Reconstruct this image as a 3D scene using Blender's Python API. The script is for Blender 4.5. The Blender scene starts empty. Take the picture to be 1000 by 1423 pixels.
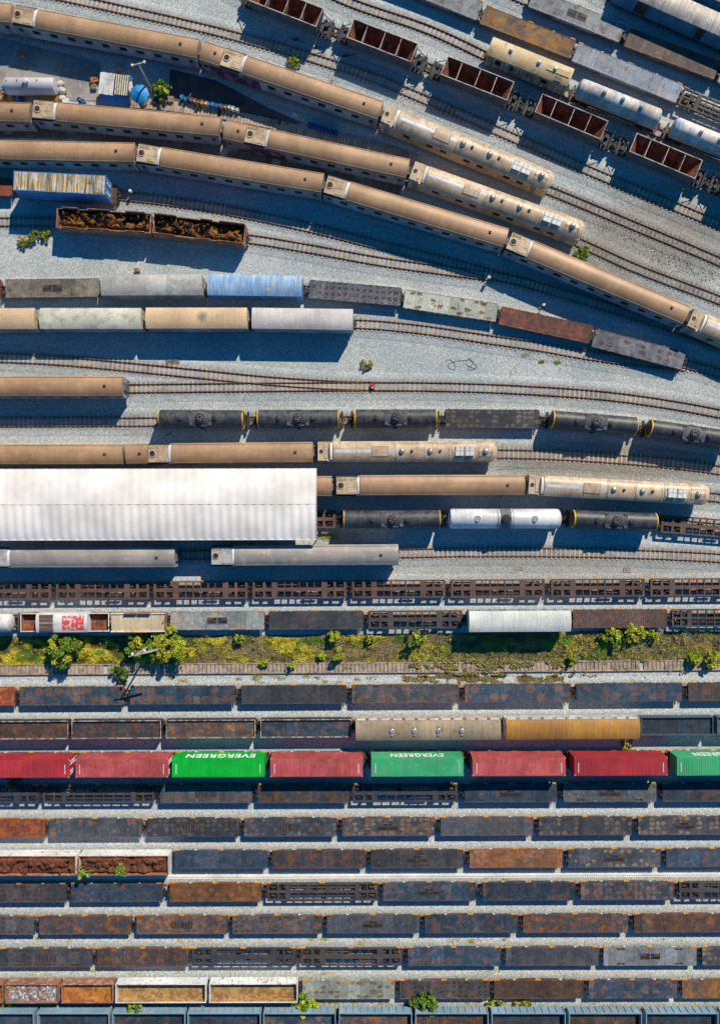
import bpy, math, random
from math import radians as R, sin, cos, pi, sqrt, atan2
from mathutils import Vector, Matrix
random.seed(11)
SC = bpy.context.scene
COL = SC.collection
H = 100.0      # drone height, metres
S = 10.2       # photograph pixels per metre on the ground
CX, CY = 500.0, 711.5

def G(px, py, h=0.0):
    k = (H - h) / H
    return ((px - CX) / S * k, (CY - py) / S * k)

# ------------------------------------------------------------------ materials
MATS = {}
def nodes_new(name):
    m = bpy.data.materials.new(name); m.use_nodes = True
    nt = m.node_tree; nt.nodes.clear()
    out = nt.nodes.new('ShaderNodeOutputMaterial')
    b = nt.nodes.new('ShaderNodeBsdfPrincipled')
    nt.links.new(b.outputs[0], out.inputs[0])
    return m, nt, b
def N(nt, t, **kw):
    n = nt.nodes.new(t)
    for k, v in kw.items(): setattr(n, k, v)
    return n
def L(nt, a, b): nt.links.new(a, b)
def noise(nt, vec, scale, detail=5, rough=.6):
    n = N(nt, 'ShaderNodeTexNoise'); n.inputs['Scale'].default_value = scale
    n.inputs['Detail'].default_value = detail; n.inputs['Roughness'].default_value = rough
    L(nt, vec, n.inputs['Vector']); return n.outputs['Fac']
def ramp(nt, fac, a, b, va=0., vb=1.):
    r = N(nt, 'ShaderNodeMapRange'); r.interpolation_type = 'SMOOTHSTEP'
    r.inputs['From Min'].default_value = a; r.inputs['From Max'].default_value = b
    r.inputs['To Min'].default_value = va; r.inputs['To Max'].default_value = vb
    L(nt, fac, r.inputs['Value']); return r.outputs[0]
def mixc(nt, fac, a, b, mode='MIX'):
    m = N(nt, 'ShaderNodeMix', data_type='RGBA', blend_type=mode)
    if isinstance(fac, (int, float)): m.inputs[0].default_value = fac
    else: L(nt, fac, m.inputs[0])
    for v, i in ((a, 6), (b, 7)):
        if isinstance(v, tuple): m.inputs[i].default_value = (v[0], v[1], v[2], 1)
        else: L(nt, v, m.inputs[i])
    return m.outputs[2]
def math_(nt, op, a, b=None, c=None):
    m = N(nt, 'ShaderNodeMath', operation=op)
    for i, v in enumerate((a, b, c)):
        if v is None: continue
        if isinstance(v, (int, float)): m.inputs[i].default_value = v
        else: L(nt, v, m.inputs[i])
    return m.outputs[0]
def vmath(nt, op, a, b=None):
    m = N(nt, 'ShaderNodeVectorMath', operation=op)
    for i, v in enumerate((a, b)):
        if v is None: continue
        if isinstance(v, tuple): m.inputs[i].default_value = v
        else: L(nt, v, m.inputs[i])
    return m.outputs[0]
def grey(nt, v):
    c = N(nt, 'ShaderNodeCombineColor')
    for i in range(3): L(nt, v, c.inputs[i])
    return c.outputs[0]

def mat(name, base, alt=None, amt=.5, scale=.6, third=None, amt3=.3, scale3=1.6, rough=.75, metal=0., grain=.25,
        streak=0., sdir='y', ovals=None, ovalcol=None, ring=None, bump=.0, soft=.06, soot=False, rnd=0., plain=False):
    if name in MATS: return MATS[name]
    m, nt, b = nodes_new(name)
    tc = N(nt, 'ShaderNodeTexCoord'); oi = N(nt, 'ShaderNodeObjectInfo')
    off = math_(nt, 'MULTIPLY', oi.outputs['Random'], 91.)
    v = vmath(nt, 'ADD', tc.outputs['Object'], grey(nt, off))
    c = N(nt, 'ShaderNodeRGB').outputs[0]; c.default_value = (*base, 1)
    if alt:
        f = ramp(nt, noise(nt, v, scale, 7, .62), .5 - (amt - .5) * .5 - soft, .5 - (amt - .5) * .5 + soft)
        c = mixc(nt, f, c, alt)
    if ovals:
        # rounded marks left by cargo: cells of a grid, each with its own irregular outline
        px, py, cover = ovals
        w = N(nt, 'ShaderNodeTexNoise'); w.inputs['Scale'].default_value = 1.3; w.inputs['Detail'].default_value = 3
        L(nt, v, w.inputs['Vector'])
        wv = vmath(nt, 'MULTIPLY', vmath(nt, 'SUBTRACT', w.outputs['Color'], (.5, .5, .5)), (.9, .7, 0))
        p = vmath(nt, 'DIVIDE', vmath(nt, 'ADD', tc.outputs['Object'], wv), (px, py, 1.))
        fr = vmath(nt, 'SUBTRACT', vmath(nt, 'FRACTION', p), (.5, .5, 0))
        sp = N(nt, 'ShaderNodeSeparateXYZ'); L(nt, fr, sp.inputs[0])
        d = math_(nt, 'SQRT', math_(nt, 'ADD', math_(nt, 'MULTIPLY', sp.outputs[0], sp.outputs[0]), math_(nt, 'MULTIPLY', sp.outputs[1], sp.outputs[1])))
        cell = N(nt, 'ShaderNodeTexWhiteNoise', noise_dimensions='3D')
        fl = vmath(nt, 'ADD', vmath(nt, 'FLOOR', vmath(nt, 'MULTIPLY', p, (1, 1, 0))), grey(nt, off))
        L(nt, fl, cell.inputs['Vector'])
        on = math_(nt, 'LESS_THAN', cell.outputs['Value'], cover)
        f = math_(nt, 'MULTIPLY', ramp(nt, d, .42, .34), on)
        f2 = math_(nt, 'MULTIPLY', f, ramp(nt, noise(nt, v, 1.1, 4), .30, .44, .55, 1.))
        if ring:
            rg = math_(nt, 'MULTIPLY', math_(nt, 'MULTIPLY', ramp(nt, d, .5, .42), ramp(nt, d, .34, .4)), on)
            c = mixc(nt, math_(nt, 'MULTIPLY', rg, .7), c, ring)
        c = mixc(nt, f2, c, ovalcol)
    if third:
        f = ramp(nt, noise(nt, vmath(nt, 'ADD', v, (13., 7., 3.)), scale3, 6, .65), .5 - (amt3 - .5) * .5 - soft, .5 - (amt3 - .5) * .5 + soft)
        c = mixc(nt, f, c, third)
    if name.startswith('deck_') and not plain:
        # rust creeps in from the long edges and the joints between plates
        spo = N(nt, 'ShaderNodeSeparateXYZ'); L(nt, tc.outputs['Object'], spo.inputs[0])
        ed = math_(nt, 'ADD', math_(nt, 'ABSOLUTE', spo.outputs[1]), math_(nt, 'MULTIPLY', math_(nt, 'SUBTRACT', noise(nt, v, 1.7, 6, .7), .5), .9))
        c = mixc(nt, ramp(nt, ed, 1.02, 1.28, 0., .75), c, tuple(min(1, x*1.1+y) for x, y in zip(base, (.13, .055, .02))))
        # each wagon leans towards blue, brown or pale in its own way
        r2 = math_(nt, 'FRACT', math_(nt, 'MULTIPLY', oi.outputs['Random'], 17.3)); r3 = math_(nt, 'FRACT', math_(nt, 'MULTIPLY', oi.outputs['Random'], 41.7))
        c = mixc(nt, ramp(nt, r2, .35, 1., 0., .45), c, tuple(x*.55+y for x, y in zip(base, (.010, .029, .050))))
        c = mixc(nt, math_(nt, 'MULTIPLY', ramp(nt, r3, .35, 1., .12, .85), ramp(nt, noise(nt, vmath(nt, 'ADD', v, (5., 2., 8.)), .75, 6, .7), .50, .60)), c, tuple(min(1, x*.9+y) for x, y in zip(base, (.20, .075, .018))))
        c = mixc(nt, ramp(nt, noise(nt, vmath(nt, 'ADD', v, (1., 22., 8.)), 1.9, 5, .7), .54, .66, 0., .45), c, tuple(min(1, x*1.4+y) for x, y in zip(base, (.12, .10, .085))))
        c = mixc(nt, ramp(nt, noise(nt, vmath(nt, 'ADD', v, (31., 2., 18.)), 1.1, 6, .75), .52, .62, 0., .6), c, tuple(x*.45 for x in base))
        tk = math_(nt, 'MULTIPLY', math_(nt, 'LESS_THAN', math_(nt, 'FRACT', math_(nt, 'DIVIDE', spo.outputs[0], .27)), .28), math_(nt, 'LESS_THAN', math_(nt, 'ABSOLUTE', spo.outputs[1]), .42))
        tk = math_(nt, 'MULTIPLY', tk, ramp(nt, noise(nt, v, .7, 4, .7), .54, .62, 0., .6))
        c = mixc(nt, tk, c, tuple(min(1, x*1.4+y) for x, y in zip(base, (.16, .08, .04))))
        bb = N(nt, 'ShaderNodeMapRange'); L(nt, math_(nt, 'FRACT', math_(nt, 'MULTIPLY', oi.outputs['Random'], 7.9)), bb.inputs['Value']); bb.inputs['To Min'].default_value = .58; bb.inputs['To Max'].default_value = 1.15
        c = mixc(nt, 1., c, grey(nt, bb.outputs[0]), 'MULTIPLY')
        pl = N(nt, 'ShaderNodeTexWhiteNoise', noise_dimensions='1D')
        L(nt, math_(nt, 'FLOOR', math_(nt, 'ADD', math_(nt, 'DIVIDE', spo.outputs[0], 1.55), off)), pl.inputs['W'])
        c = mixc(nt, 1., c, grey(nt, ramp(nt, pl.outputs['Value'], 0, 1, .82, 1.2)), 'MULTIPLY')
    if streak:
        vv = vmath(nt, 'MULTIPLY', v, (5., .25, .25) if sdir == 'y' else (.12, 5., 5.))
        c = mixc(nt, 1., c, grey(nt, ramp(nt, noise(nt, vv, 1.0, 4, .6), .3, .7, 1 - streak, 1 + streak * .5)), 'MULTIPLY')
    if soot:
        sx = N(nt, 'ShaderNodeSeparateXYZ'); L(nt, tc.outputs['Object'], sx.inputs[0])
        fx = math_(nt, 'FRACT', math_(nt, 'DIVIDE', sx.outputs[0], 1.02))
        c = mixc(nt, math_(nt, 'MULTIPLY', math_(nt, 'LESS_THAN', fx, .05), .28), c, (.16, .09, .05))
        st = ramp(nt, noise(nt, vmath(nt, 'MULTIPLY', v, (1.6, .5, 1.)), .8, 5, .7), .54, .78, 0., .45)
        c = mixc(nt, st, c, (.26, .165, .10))
        rs = ramp(nt, noise(nt, vmath(nt, 'ADD', vmath(nt, 'MULTIPLY', v, (4., .6, 1.)), (3., 9., 1.)), .9, 5, .7), .62, .74, 0., .3)
        c = mixc(nt, rs, c, (.52, .38, .27))
    if rnd:
        rv = N(nt, 'ShaderNodeMapRange'); L(nt, oi.outputs['Random'], rv.inputs['Value']); rv.inputs['To Min'].default_value = 1-rnd; rv.inputs['To Max'].default_value = 1+rnd
        c = mixc(nt, 1., c, grey(nt, rv.outputs[0]), 'MULTIPLY')
    g = noise(nt, v, 7., 6, .7)
    c = mixc(nt, 1., c, grey(nt, ramp(nt, g, .25, .75, 1 - grain, 1 + grain)), 'MULTIPLY')
    big = noise(nt, v, .22, 3, .5)
    c = mixc(nt, 1., c, grey(nt, ramp(nt, big, .3, .7, .85, 1.15)), 'MULTIPLY')
    hs = N(nt, 'ShaderNodeHueSaturation'); hs.inputs['Saturation'].default_value = 1.14 if name.startswith('deck_') else 1.04; L(nt, c, hs.inputs['Color']); c = hs.outputs[0]
    L(nt, c, b.inputs['Base Color'])
    b.inputs['Roughness'].default_value = rough; b.inputs['Metallic'].default_value = metal
    if bump:
        bn = N(nt, 'ShaderNodeBump'); bn.inputs['Strength'].default_value = 1; bn.inputs['Distance'].default_value = bump
        L(nt, g, bn.inputs['Height']); L(nt, bn.outputs[0], b.inputs['Normal'])
    MATS[name] = m; return m

def leaf_mat(name):
    m, nt, b = nodes_new(name)
    a = N(nt, 'ShaderNodeAttribute', attribute_name='tint')
    L(nt, a.outputs['Color'], b.inputs['Base Color'])
    b.inputs['Roughness'].default_value = .6
    MATS[name] = m; return m

def N_bed(nt, at):
    q = N(nt, 'ShaderNodeSeparateColor'); L(nt, at.outputs['Color'], q.inputs[0]); return q.outputs[0]
def ground_mat():
    m, nt, b = nodes_new('gravel')
    g = N(nt, 'ShaderNodeNewGeometry'); v = g.outputs['Position']
    sp = N(nt, 'ShaderNodeSeparateXYZ'); L(nt, v, sp.inputs[0])
    n1 = noise(nt, v, .09, 5, .6)
    c = mixc(nt, ramp(nt, n1, .38, .62), (.49, .54, .54), (.62, .645, .63))
    # the southern half of the yard has paler, newer ballast
    c = mixc(nt, ramp(nt, sp.outputs[1], 25., -25., 0., .8), c, (.64, .665, .66))
    at = N(nt, 'ShaderNodeAttribute', attribute_name='bed')
    c = mixc(nt, ramp(nt, math_(nt, 'ADD', N_bed(nt, at), math_(nt, 'MULTIPLY', math_(nt, 'SUBTRACT', noise(nt, v, 1.2, 4), .5), .5)), .2, .75, 0., .72), c, (.37, .45, .49))
    scb = N(nt, 'ShaderNodeSeparateColor'); L(nt, at.outputs['Color'], scb.inputs[0])
    lf = noise(nt, vmath(nt, 'ADD', v, (9., 31., 0.)), .12, 4, .6)
    c = mixc(nt, math_(nt, 'MULTIPLY', scb.outputs[1], ramp(nt, lf, .36, .56, .2, .9)), c, (.25, .17, .125))
    c = mixc(nt, math_(nt, 'MULTIPLY', scb.outputs[2], ramp(nt, noise(nt, vmath(nt, 'ADD', v, (70., 3., 0.)), .25, 5, .65), .45, .68, 0., .7)), c, (.16, .15, .145))
    # trodden dust patches
    c = mixc(nt, ramp(nt, noise(nt, v, .35, 6, .65), .52, .72, 0., .45), c, (.46, .41, .35))
    c = mixc(nt, ramp(nt, noise(nt, vmath(nt, 'ADD', v, (50., 20., 0.)), .5, 6, .7), .56, .78, 0., .45), c, (.27, .27, .27))
    # oil-brown, trodden stretches beside the busier tracks
    for (bx, by, rx, ry, k_) in ((850, 645, 260, 42, .8), (900, 335, 190, 85, .75), (780, 790, 300, 30, .45), (470, 745, 60, 14, .7), (250, 585, 200, 25, .3)):
        gx, gy = G(bx, by); dv = vmath(nt, 'DIVIDE', vmath(nt, 'SUBTRACT', v, (gx, gy, 0.)), (rx/S, ry/S, 1e5))
        ln = N(nt, 'ShaderNodeVectorMath', operation='LENGTH'); L(nt, dv, ln.inputs[0])
        dd = math_(nt, 'ADD', ln.outputs['Value'], math_(nt, 'MULTIPLY', math_(nt, 'SUBTRACT', noise(nt, v, .3, 5, .65), .5), 1.1))
        c = mixc(nt, ramp(nt, dd, 1.15, .25, 0., k_), c, (.30, .265, .215))
    vo = N(nt, 'ShaderNodeTexVoronoi'); vo.inputs['Scale'].default_value = 6.5; L(nt, v, vo.inputs['Vector'])
    c = mixc(nt, 1., c, grey(nt, ramp(nt, vo.outputs['Distance'], .0, .75, 1.1, .72)), 'MULTIPLY')
    f1 = noise(nt, v, 3.2, 8, .78)
    c = mixc(nt, 1., c, grey(nt, ramp(nt, f1, .3, .7, .75, 1.2)), 'MULTIPLY')
    wn = N(nt, 'ShaderNodeTexVoronoi'); wn.inputs['Scale'].default_value = 9.; L(nt, v, wn.inputs['Vector'])
    sc = N(nt, 'ShaderNodeSeparateColor'); L(nt, wn.outputs['Color'], sc.inputs[0])
    c = mixc(nt, 1., c, grey(nt, ramp(nt, sc.outputs[0], 0., 1., .78, 1.2)), 'MULTIPLY')
    L(nt, c, b.inputs['Base Color']); b.inputs['Roughness'].default_value = .95
    bn = N(nt, 'ShaderNodeBump'); bn.inputs['Distance'].default_value = .05
    L(nt, f1, bn.inputs['Height']); L(nt, bn.outputs[0], b.inputs['Normal'])
    MATS['gravel'] = m; return m

ground_mat(); leaf_mat('leaf')
black = mat('black_iron', (.02, .022, .027), (.06, .045, .035), .45, 1.2, rough=.7)
steel = mat('wheel_steel', (.09, .07, .06), (.2, .18, .16), .4, 2., rough=.5, metal=.3)
railm = mat('rusty_rail', (.16, .082, .052), (.24, .14, .09), .5, .8, rough=.6)
sleeper = mat('sleeper_concrete', (.56, .42, .31), (.40, .31, .24), .45, .5, rough=.9)
sleeper_w = mat('sleeper_weathered', (.25, .19, .155), (.15, .12, .10), .5, .7, (.36, .30, .24), .3, rough=.9)
tan = mat('tan_roof', (.465, .285, .165), (.42, .25, .14), .5, .35, (.49, .31, .185), .35, .8, rough=.5, metal=.0, grain=.07, streak=.10, sdir='x', soot=True)
tanw = mat('tan_roof_worn', (.56, .40, .27), (.62, .48, .35), .5, .5, (.44, .30, .19), .4, .9, rough=.45, metal=.0, grain=.12, streak=.12)
greyroof = mat('grey_roof', (.38, .33, .30), (.31, .28, .26), .5, .3, (.44, .38, .33), .35, .9, rough=.5, metal=.05, grain=.08, streak=.12, sdir='x')
acm = mat('ac_tan', (.58, .43, .28), (.42, .30, .19), .45, .9, rough=.6, grain=.2)
acg = mat('ac_grey', (.42, .40, .38), (.30, .30, .31), .45, .9, rough=.6, grain=.15)
silver = mat('silver_side', (.36, .39, .44), (.27, .29, .33), .5, .5, rough=.55, metal=.0, streak=.2)
white = mat('white_paint', (.72, .71, .69), (.55, .52, .48), .4, .8, rough=.6, grain=.08)
glass = mat('window_glass', (.012, .016, .022), rough=.15, grain=0)
purple = mat('purple_side', (.10, .03, .07), (.25, .22, .24), .4, .5, rough=.5)
dome_m = mat('dome_metal', (.34, .33, .33), (.5, .48, .46), .5, 1.5, rough=.35, metal=.3)
orange = mat('orange_mark', (.80, .36, .03), (.50, .16, .03), .4, 4.)
yellow = mat('yellow_rim', (.72, .42, .02), (.35, .2, .03), .35, 1.5, rough=.6)
tankm = mat('tank_black', (.050, .054, .068), (.085, .08, .08), .5, .6, (.03, .03, .035), .4, rough=.5, streak=.3)
tanksil = mat('tank_silver', (.74, .73, .73), (.64, .63, .63), .4, .5, rough=.38, metal=.08, streak=.12)
tankpale = mat('tank_pale', (.74, .65, .59), (.56, .45, .38), .5, .5, (.30, .40, .50), .35, .7, rough=.6, streak=.2)
rustin = mat('rust_inside', (.26, .085, .04), (.13, .045, .025), .5, .5, (.33, .15, .09), .35, rough=.8, streak=.3)
rustor = mat('rust_orange', (.50, .19, .045), (.28, .105, .04), .5, .8, (.66, .33, .10), .3, 2., rough=.85)
rusttan = mat('rust_tan', (.46, .27, .095), (.26, .14, .06), .5, 1., (.45, .32, .18), .35, 2., rough=.85)
hopside = mat('hopper_side', (.06, .085, .10), (.12, .12, .12), .4, .7, rough=.6)
rim = mat('pale_rim', (.50, .42, .38), (.32, .16, .10), .4, 1.)
rimw = mat('white_rim', (.76, .76, .75), (.48, .27, .17), .3, 1.5)
rimb = mat('blue_rim', (.20, .34, .44), (.30, .35, .38), .4, 1.)
rimr = mat('rust_rim', (.30, .13, .08), (.45, .30, .22), .4, 1.5)
scrap = mat('scrap_brown', (.20, .075, .018), (.33, .13, .028), .5, 1.3, (.025, .014, .009), .46, 1.1, rough=.95, grain=.5, bump=.1)
scrapred = mat('scrap_red', (.19, .06, .03), (.09, .035, .025), .5, 1.5, (.2, .08, .04), .35, 3., rough=.95, grain=.5, bump=.1)
concrete = mat('concrete', (.33, .30, .28), (.25, .23, .22), .5, .4, (.38, .34, .30), .35, 1.2, rough=.9)
plates = mat('rusty_plates', (.09, .07, .07), (.16, .09, .07), .5, .5, rough=.8)
slabs = mat('paving_slabs', (.24, .20, .17), (.17, .15, .14), .5, .5, rough=.9)
tent = mat('tent_membrane', (.86, .785, .725), (.87, .81, .76), .5, .12, rough=.6, grain=.02, streak=.02)
bluep = mat('blue_paint', (.05, .22, .55), (.04, .14, .36), .4, 1.2)
bark = mat('bark', (.16, .12, .08), rough=.9)

# deck looks: code -> (material, words)
DK = {
 'N': (mat('deck_navy', (.028, .053, .085), (.046, .072, .102), .5, .6, (.20, .085, .04), .24, .9, ovals=None, streak=0.11), 'navy grey'),
 'NO': (mat('deck_navy_spots', (.030, .057, .092), (.05, .076, .106), .5, .7, ovals=(1.25, 1.1, .45), ovalcol=(.19, .09, .055), ring=(.14, .14, .15), streak=0.09), 'rust spotted navy'),
 'C': (mat('deck_charcoal', (.050, .064, .082), (.088, .086, .084), .5, .7, (.15, .085, .05), .22, 1.1, streak=0.14), 'charcoal'),
 'CO': (mat('deck_charcoal_marks', (.060, .066, .082), (.085, .08, .08), .5, .7, ovals=(.85, .62, .6), ovalcol=(.045, .038, .038), ring=(.15, .12, .10), streak=0.09), 'charcoal cargo-marked'),
 'CP': (mat('deck_pale_marks', (.048, .058, .080), (.08, .078, .085), .5, .8, ovals=(.8, .62, .45), ovalcol=(.24, .19, .14), streak=0.11), 'charcoal pale-spotted'),
 'B': (mat('deck_brown', (.115, .068, .050), (.075, .055, .05), .5, .8, (.20, .09, .05), .3, 1.3, streak=0.14), 'rusty brown'),
 'BO': (mat('deck_brown_orange', (.085, .066, .066), (.055, .058, .07), .5, .8, (.34, .13, .04), .36, 1.1, streak=0.11), 'brown and orange stained'),
 'O': (mat('deck_orange', (.30, .12, .05), (.13, .075, .055), .5, .8, ovals=(.8, .62, .5), ovalcol=(.25, .15, .09), ring=(.4, .2, .1), streak=0.09), 'orange rusted'),
 'R': (mat('deck_red', (.24, .075, .045), (.17, .06, .045), .5, .7, (.33, .17, .12), .3, 2., streak=0.14), 'red rusted'),
 'RB': (mat('deck_red_patch', (.25, .09, .068), (.20, .075, .06), .5, .8, ovals=(.85, .62, .75), ovalcol=(.075, .055, .05), streak=0.09), 'red dark-patched'),
 'GB': (mat('deck_grey_patch', (.22, .24, .29), (.19, .20, .25), .5, .7, ovals=(1.15, .85, .66), ovalcol=(.055, .036, .03), ring=(.24, .19, .17), streak=0.09), 'grey brown-patched'),
 'DB': (mat('deck_dark_patch', (.09, .105, .14), (.07, .08, .11), .5, .7, ovals=(.85, .8, .92), ovalcol=(.05, .032, .026), ring=(.20, .21, .25), streak=0.09), 'dark brown-patched'),
 'G': (mat('deck_green_patch', (.40, .41, .34), (.33, .35, .31), .5, .6, ovals=(.95, .62, .33), ovalcol=(.12, .065, .035), ring=(.28, .2, .12), streak=0.09), 'pale green-grey brown-spotted'),
 'GG': (mat('deck_green_grey', (.26, .28, .27), (.20, .22, .22), .5, .5, (.20, .11, .07), .25, 1.2, streak=0.11), 'pale grey'),
 'OL': (mat('deck_olive', (.27, .245, .19), (.16, .15, .12), .5, .6, (.09, .08, .07), .33, .8, streak=0.14), 'olive grey'),
 'PB': (mat('deck_pale_blue', (.24, .30, .39), (.33, .34, .36), .5, .7, (.16, .08, .06), .2, 1.2, streak=0.16), 'pale blue weathered'),
 'LG': (mat('deck_light_grey', (.29, .31, .32), (.21, .22, .235), .5, .7, (.13, .10, .09), .33, .9, streak=0.09), 'light grey patched'),
 'OG': (mat('deck_ochre', (.24, .16, .12), (.46, .22, .06), .5, .9, (.12, .09, .09), .35, 1.1, streak=0.14), 'ochre and rust'),
 'DBR': (mat('deck_dark_brown', (.075, .058, .052), (.10, .075, .065), .5, .7, (.30, .13, .08), .2, 2.2, streak=0.18), 'dark brown'),
}
skelb = mat('frame_brown', (.13, .075, .06), (.09, .06, .055), .5, .9, (.20, .09, .05), .3, 1.3)
skeld = mat('frame_dark', (.055, .05, .055), (.085, .065, .06), .5, .9, (.15, .08, .05), .25, 1.3)
skeln = mat('frame_navy', (.03, .04, .06), (.055, .05, .055), .5, .9, (.12, .07, .05), .2, 1.3)

# ------------------------------------------------------------------ mesh builder
class MB:
    def __init__(s): s.v = []; s.f = []; s.t = []
    def box(s, x0, x1, y0, y1, z0, z1):
        n = len(s.v)
        s.v += [(x0,y0,z0),(x1,y0,z0),(x1,y1,z0),(x0,y1,z0),(x0,y0,z1),(x1,y0,z1),(x1,y1,z1),(x0,y1,z1)]
        for f in ((0,3,2,1),(4,5,6,7),(0,1,5,4),(1,2,6,5),(2,3,7,6),(3,0,4,7)): s.f.append(tuple(n+i for i in f))
        return s
    def rbox(s, c, sx, sy, z0, z1, a):
        n = len(s.v); ca, sa = cos(a), sin(a)
        for z in (z0, z1):
            for dx, dy in ((-sx,-sy),(sx,-sy),(sx,sy),(-sx,sy)):
                s.v.append((c[0]+dx*ca-dy*sa, c[1]+dx*sa+dy*ca, z))
        for f in ((0,3,2,1),(4,5,6,7),(0,1,5,4),(1,2,6,5),(2,3,7,6),(3,0,4,7)): s.f.append(tuple(n+i for i in f))
        return s
    def prism(s, prof, x0, x1, nx=1, fn=None):
        """closed profile of (y,z), extruded along x; fn(t) -> (y scale, z shift)"""
        n = len(s.v); k = len(prof)
        for i in range(nx+1):
            t = i/nx; x = x0+(x1-x0)*t
            sc, dz = fn(t) if fn else (1, 0)
            for (y, z) in prof: s.v.append((x, y*sc, z+dz))
        for i in range(nx):
            for j in range(k):
                a = n+i*k+j; b = n+i*k+(j+1) % k
                s.f.append((a, a+k, b+k, b))
        s.f.append(tuple(n+j for j in range(k))); s.f.append(tuple(n+nx*k+j for j in reversed(range(k))))
        return s
    def cyl(s, p, q, r, seg=12, r2=None):
        p, q = Vector(p), Vector(q); d = (q-p).normalized(); r2 = r if r2 is None else r2
        u = d.orthogonal().normalized(); w = d.cross(u); n = len(s.v)
        for c, rr in ((p, r), (q, r2)):
            for i in range(seg):
                a = 2*pi*i/seg; s.v.append(tuple(c+(u*cos(a)+w*sin(a))*rr))
        for i in range(seg):
            j = (i+1) % seg; s.f.append((n+i, n+j, n+seg+j, n+seg+i))
        s.f.append(tuple(n+i for i in reversed(range(seg)))); s.f.append(tuple(n+seg+i for i in range(seg)))
        return s
    def rev(s, prof, seg=24, axis='x', c=(0,0,0)):
        """surface of revolution: prof = [(along, radius)...]"""
        n = len(s.v)
        for (a, r) in prof:
            for i in range(seg):
                t = 2*pi*i/seg
                if axis == 'x': p = (c[0]+a, c[1]+r*cos(t), c[2]+r*sin(t))
                else: p = (c[0]+r*cos(t), c[1]+r*sin(t), c[2]+a)
                s.v.append(p)
        for k in range(len(prof)-1):
            for i in range(seg):
                j = (i+1) % seg
                s.f.append((n+k*seg+i, n+k*seg+j, n+(k+1)*seg+j, n+(k+1)*seg+i))
        s.f.append(tuple(n+i for i in range(seg))); s.f.append(tuple(n+(len(prof)-1)*seg+i for i in range(seg)))
        return s
    def poly(s, pts, z0, z1):
        n = len(s.v); k = len(pts)
        for z in (z0, z1):
            for p in pts: s.v.append((p[0], p[1], z))
        for i in range(k):
            j = (i+1) % k; s.f.append((n+i, n+j, n+k+j, n+k+i))
        s.f.append(tuple(n+i for i in reversed(range(k)))); s.f.append(tuple(n+k+i for i in range(k)))
        return s
    def quad(s, c, u, w, tint=None):
        n = len(s.v); c = Vector(c)
        for a, b in ((-1,-1),(1,-1),(1,1),(-1,1)): s.v.append(tuple(c+u*a+w*b))
        s.f.append((n, n+1, n+2, n+3))
        if tint: s.t.append(tint)
    def mesh(s, name, m, smooth=True):
        me = bpy.data.meshes.new(name); me.from_pydata(s.v, [], s.f); me.materials.append(m)
        if s.t:
            ca = me.color_attributes.new('tint', 'FLOAT_COLOR', 'CORNER'); arr = []
            for t in s.t: arr += [t[0], t[1], t[2], 1.]*4
            ca.data.foreach_set('color', arr)
        else:
            import bmesh
            bm = bmesh.new(); bm.from_mesh(me); bmesh.ops.recalc_face_normals(bm, faces=bm.faces); bm.to_mesh(me); bm.free()
            if smooth:
                me.polygons.foreach_set('use_smooth', [True]*len(me.polygons)); me.set_sharp_from_angle(angle=R(32))
        me.update(); return me

def link(name, me, parent=None, loc=None):
    o = bpy.data.objects.new(name, me); COL.objects.link(o)
    if parent: o.parent = parent
    if loc: o.location = loc
    return o
def tag(o, label=None, cat=None, group=None, kind=None):
    if label: o['label'] = label
    if cat: o['category'] = cat
    if group: o['group'] = group
    if kind: o['kind'] = kind
    return o
CACHE = {}
def part(key, name, m, parent, build, loc=None, rotz=0):
    """a child mesh; key shares mesh data between equal parts"""
    if key not in CACHE or key is None:
        mb = MB(); build(mb); me = mb.mesh(name, m)
        if key is None: return link(name, me, parent, loc)
        CACHE[key] = me
    me = CACHE[key]
    o = link(name, me, parent, loc)
    if rotz: o.rotation_euler = (0, 0, rotz)
    return o

def arch(w, z0, z1, n=12, p=2.4, base=None):
    pts = []
    for i in range(n+1):
        y = -w/2+w*i/n; pts.append((y, z0+(z1-z0)*(1-abs(2*y/w)**p)))
    if base is not None: pts += [(w/2, base), (-w/2, base)]
    return pts[::-1]

Z0 = .30   # rail top above the ground sheet
# ------------------------------------------------------------------ running gear shared by wagons
def wheelset(m):
    for s in (-1, 1): m.cyl((0, s*.53-.05, Z0+.38), (0, s*.53+.05, Z0+.38), .40, 14)
    m.cyl((0, -.62, Z0+.38), (0, .62, Z0+.38), .07, 8)
def bogie_frame(m):
    for s in (-1, 1):
        m.box(-1.15, 1.15, s*.78-.07, s*.78+.07, Z0+.30, Z0+.52)
        for x in (-.85, .85): m.box(x-.14, x+.14, s*.80-.1, s*.80+.1, Z0+.24, Z0+.50)
    m.box(-.22, .22, -.85, .85, Z0+.34, Z0+.60)
    m.box(-1.15, -1.03, -.75, .75, Z0+.36, Z0+.46); m.box(1.03, 1.15, -.75, .75, Z0+.36, Z0+.46)
def bogies(root, x, wheels=True):
    for s in (-1, 1):
        b = part('bogie', 'bogie', black, root, bogie_frame, (s*x, 0, 0))
        if wheels:
            for d in (-.85, .85): part('wheelset', 'wheelset', steel, b, wheelset, (d, 0, 0))
def coupler_b(m):
    m.box(0, .42, -.09, .09, Z0+.50, Z0+.68); m.box(.25, .50, -.16, .16, Z0+.46, Z0+.72)
    m.cyl((.18, .35, Z0+.55), (.18, .35, Z0+.85), .16, 10); m.cyl((.22, -.30, Z0+.5), (.22, -.30, Z0+.75), .12, 8)
    m.box(-.02, .10, -1.0, 1.0, Z0+.52, Z0+.64)
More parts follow.
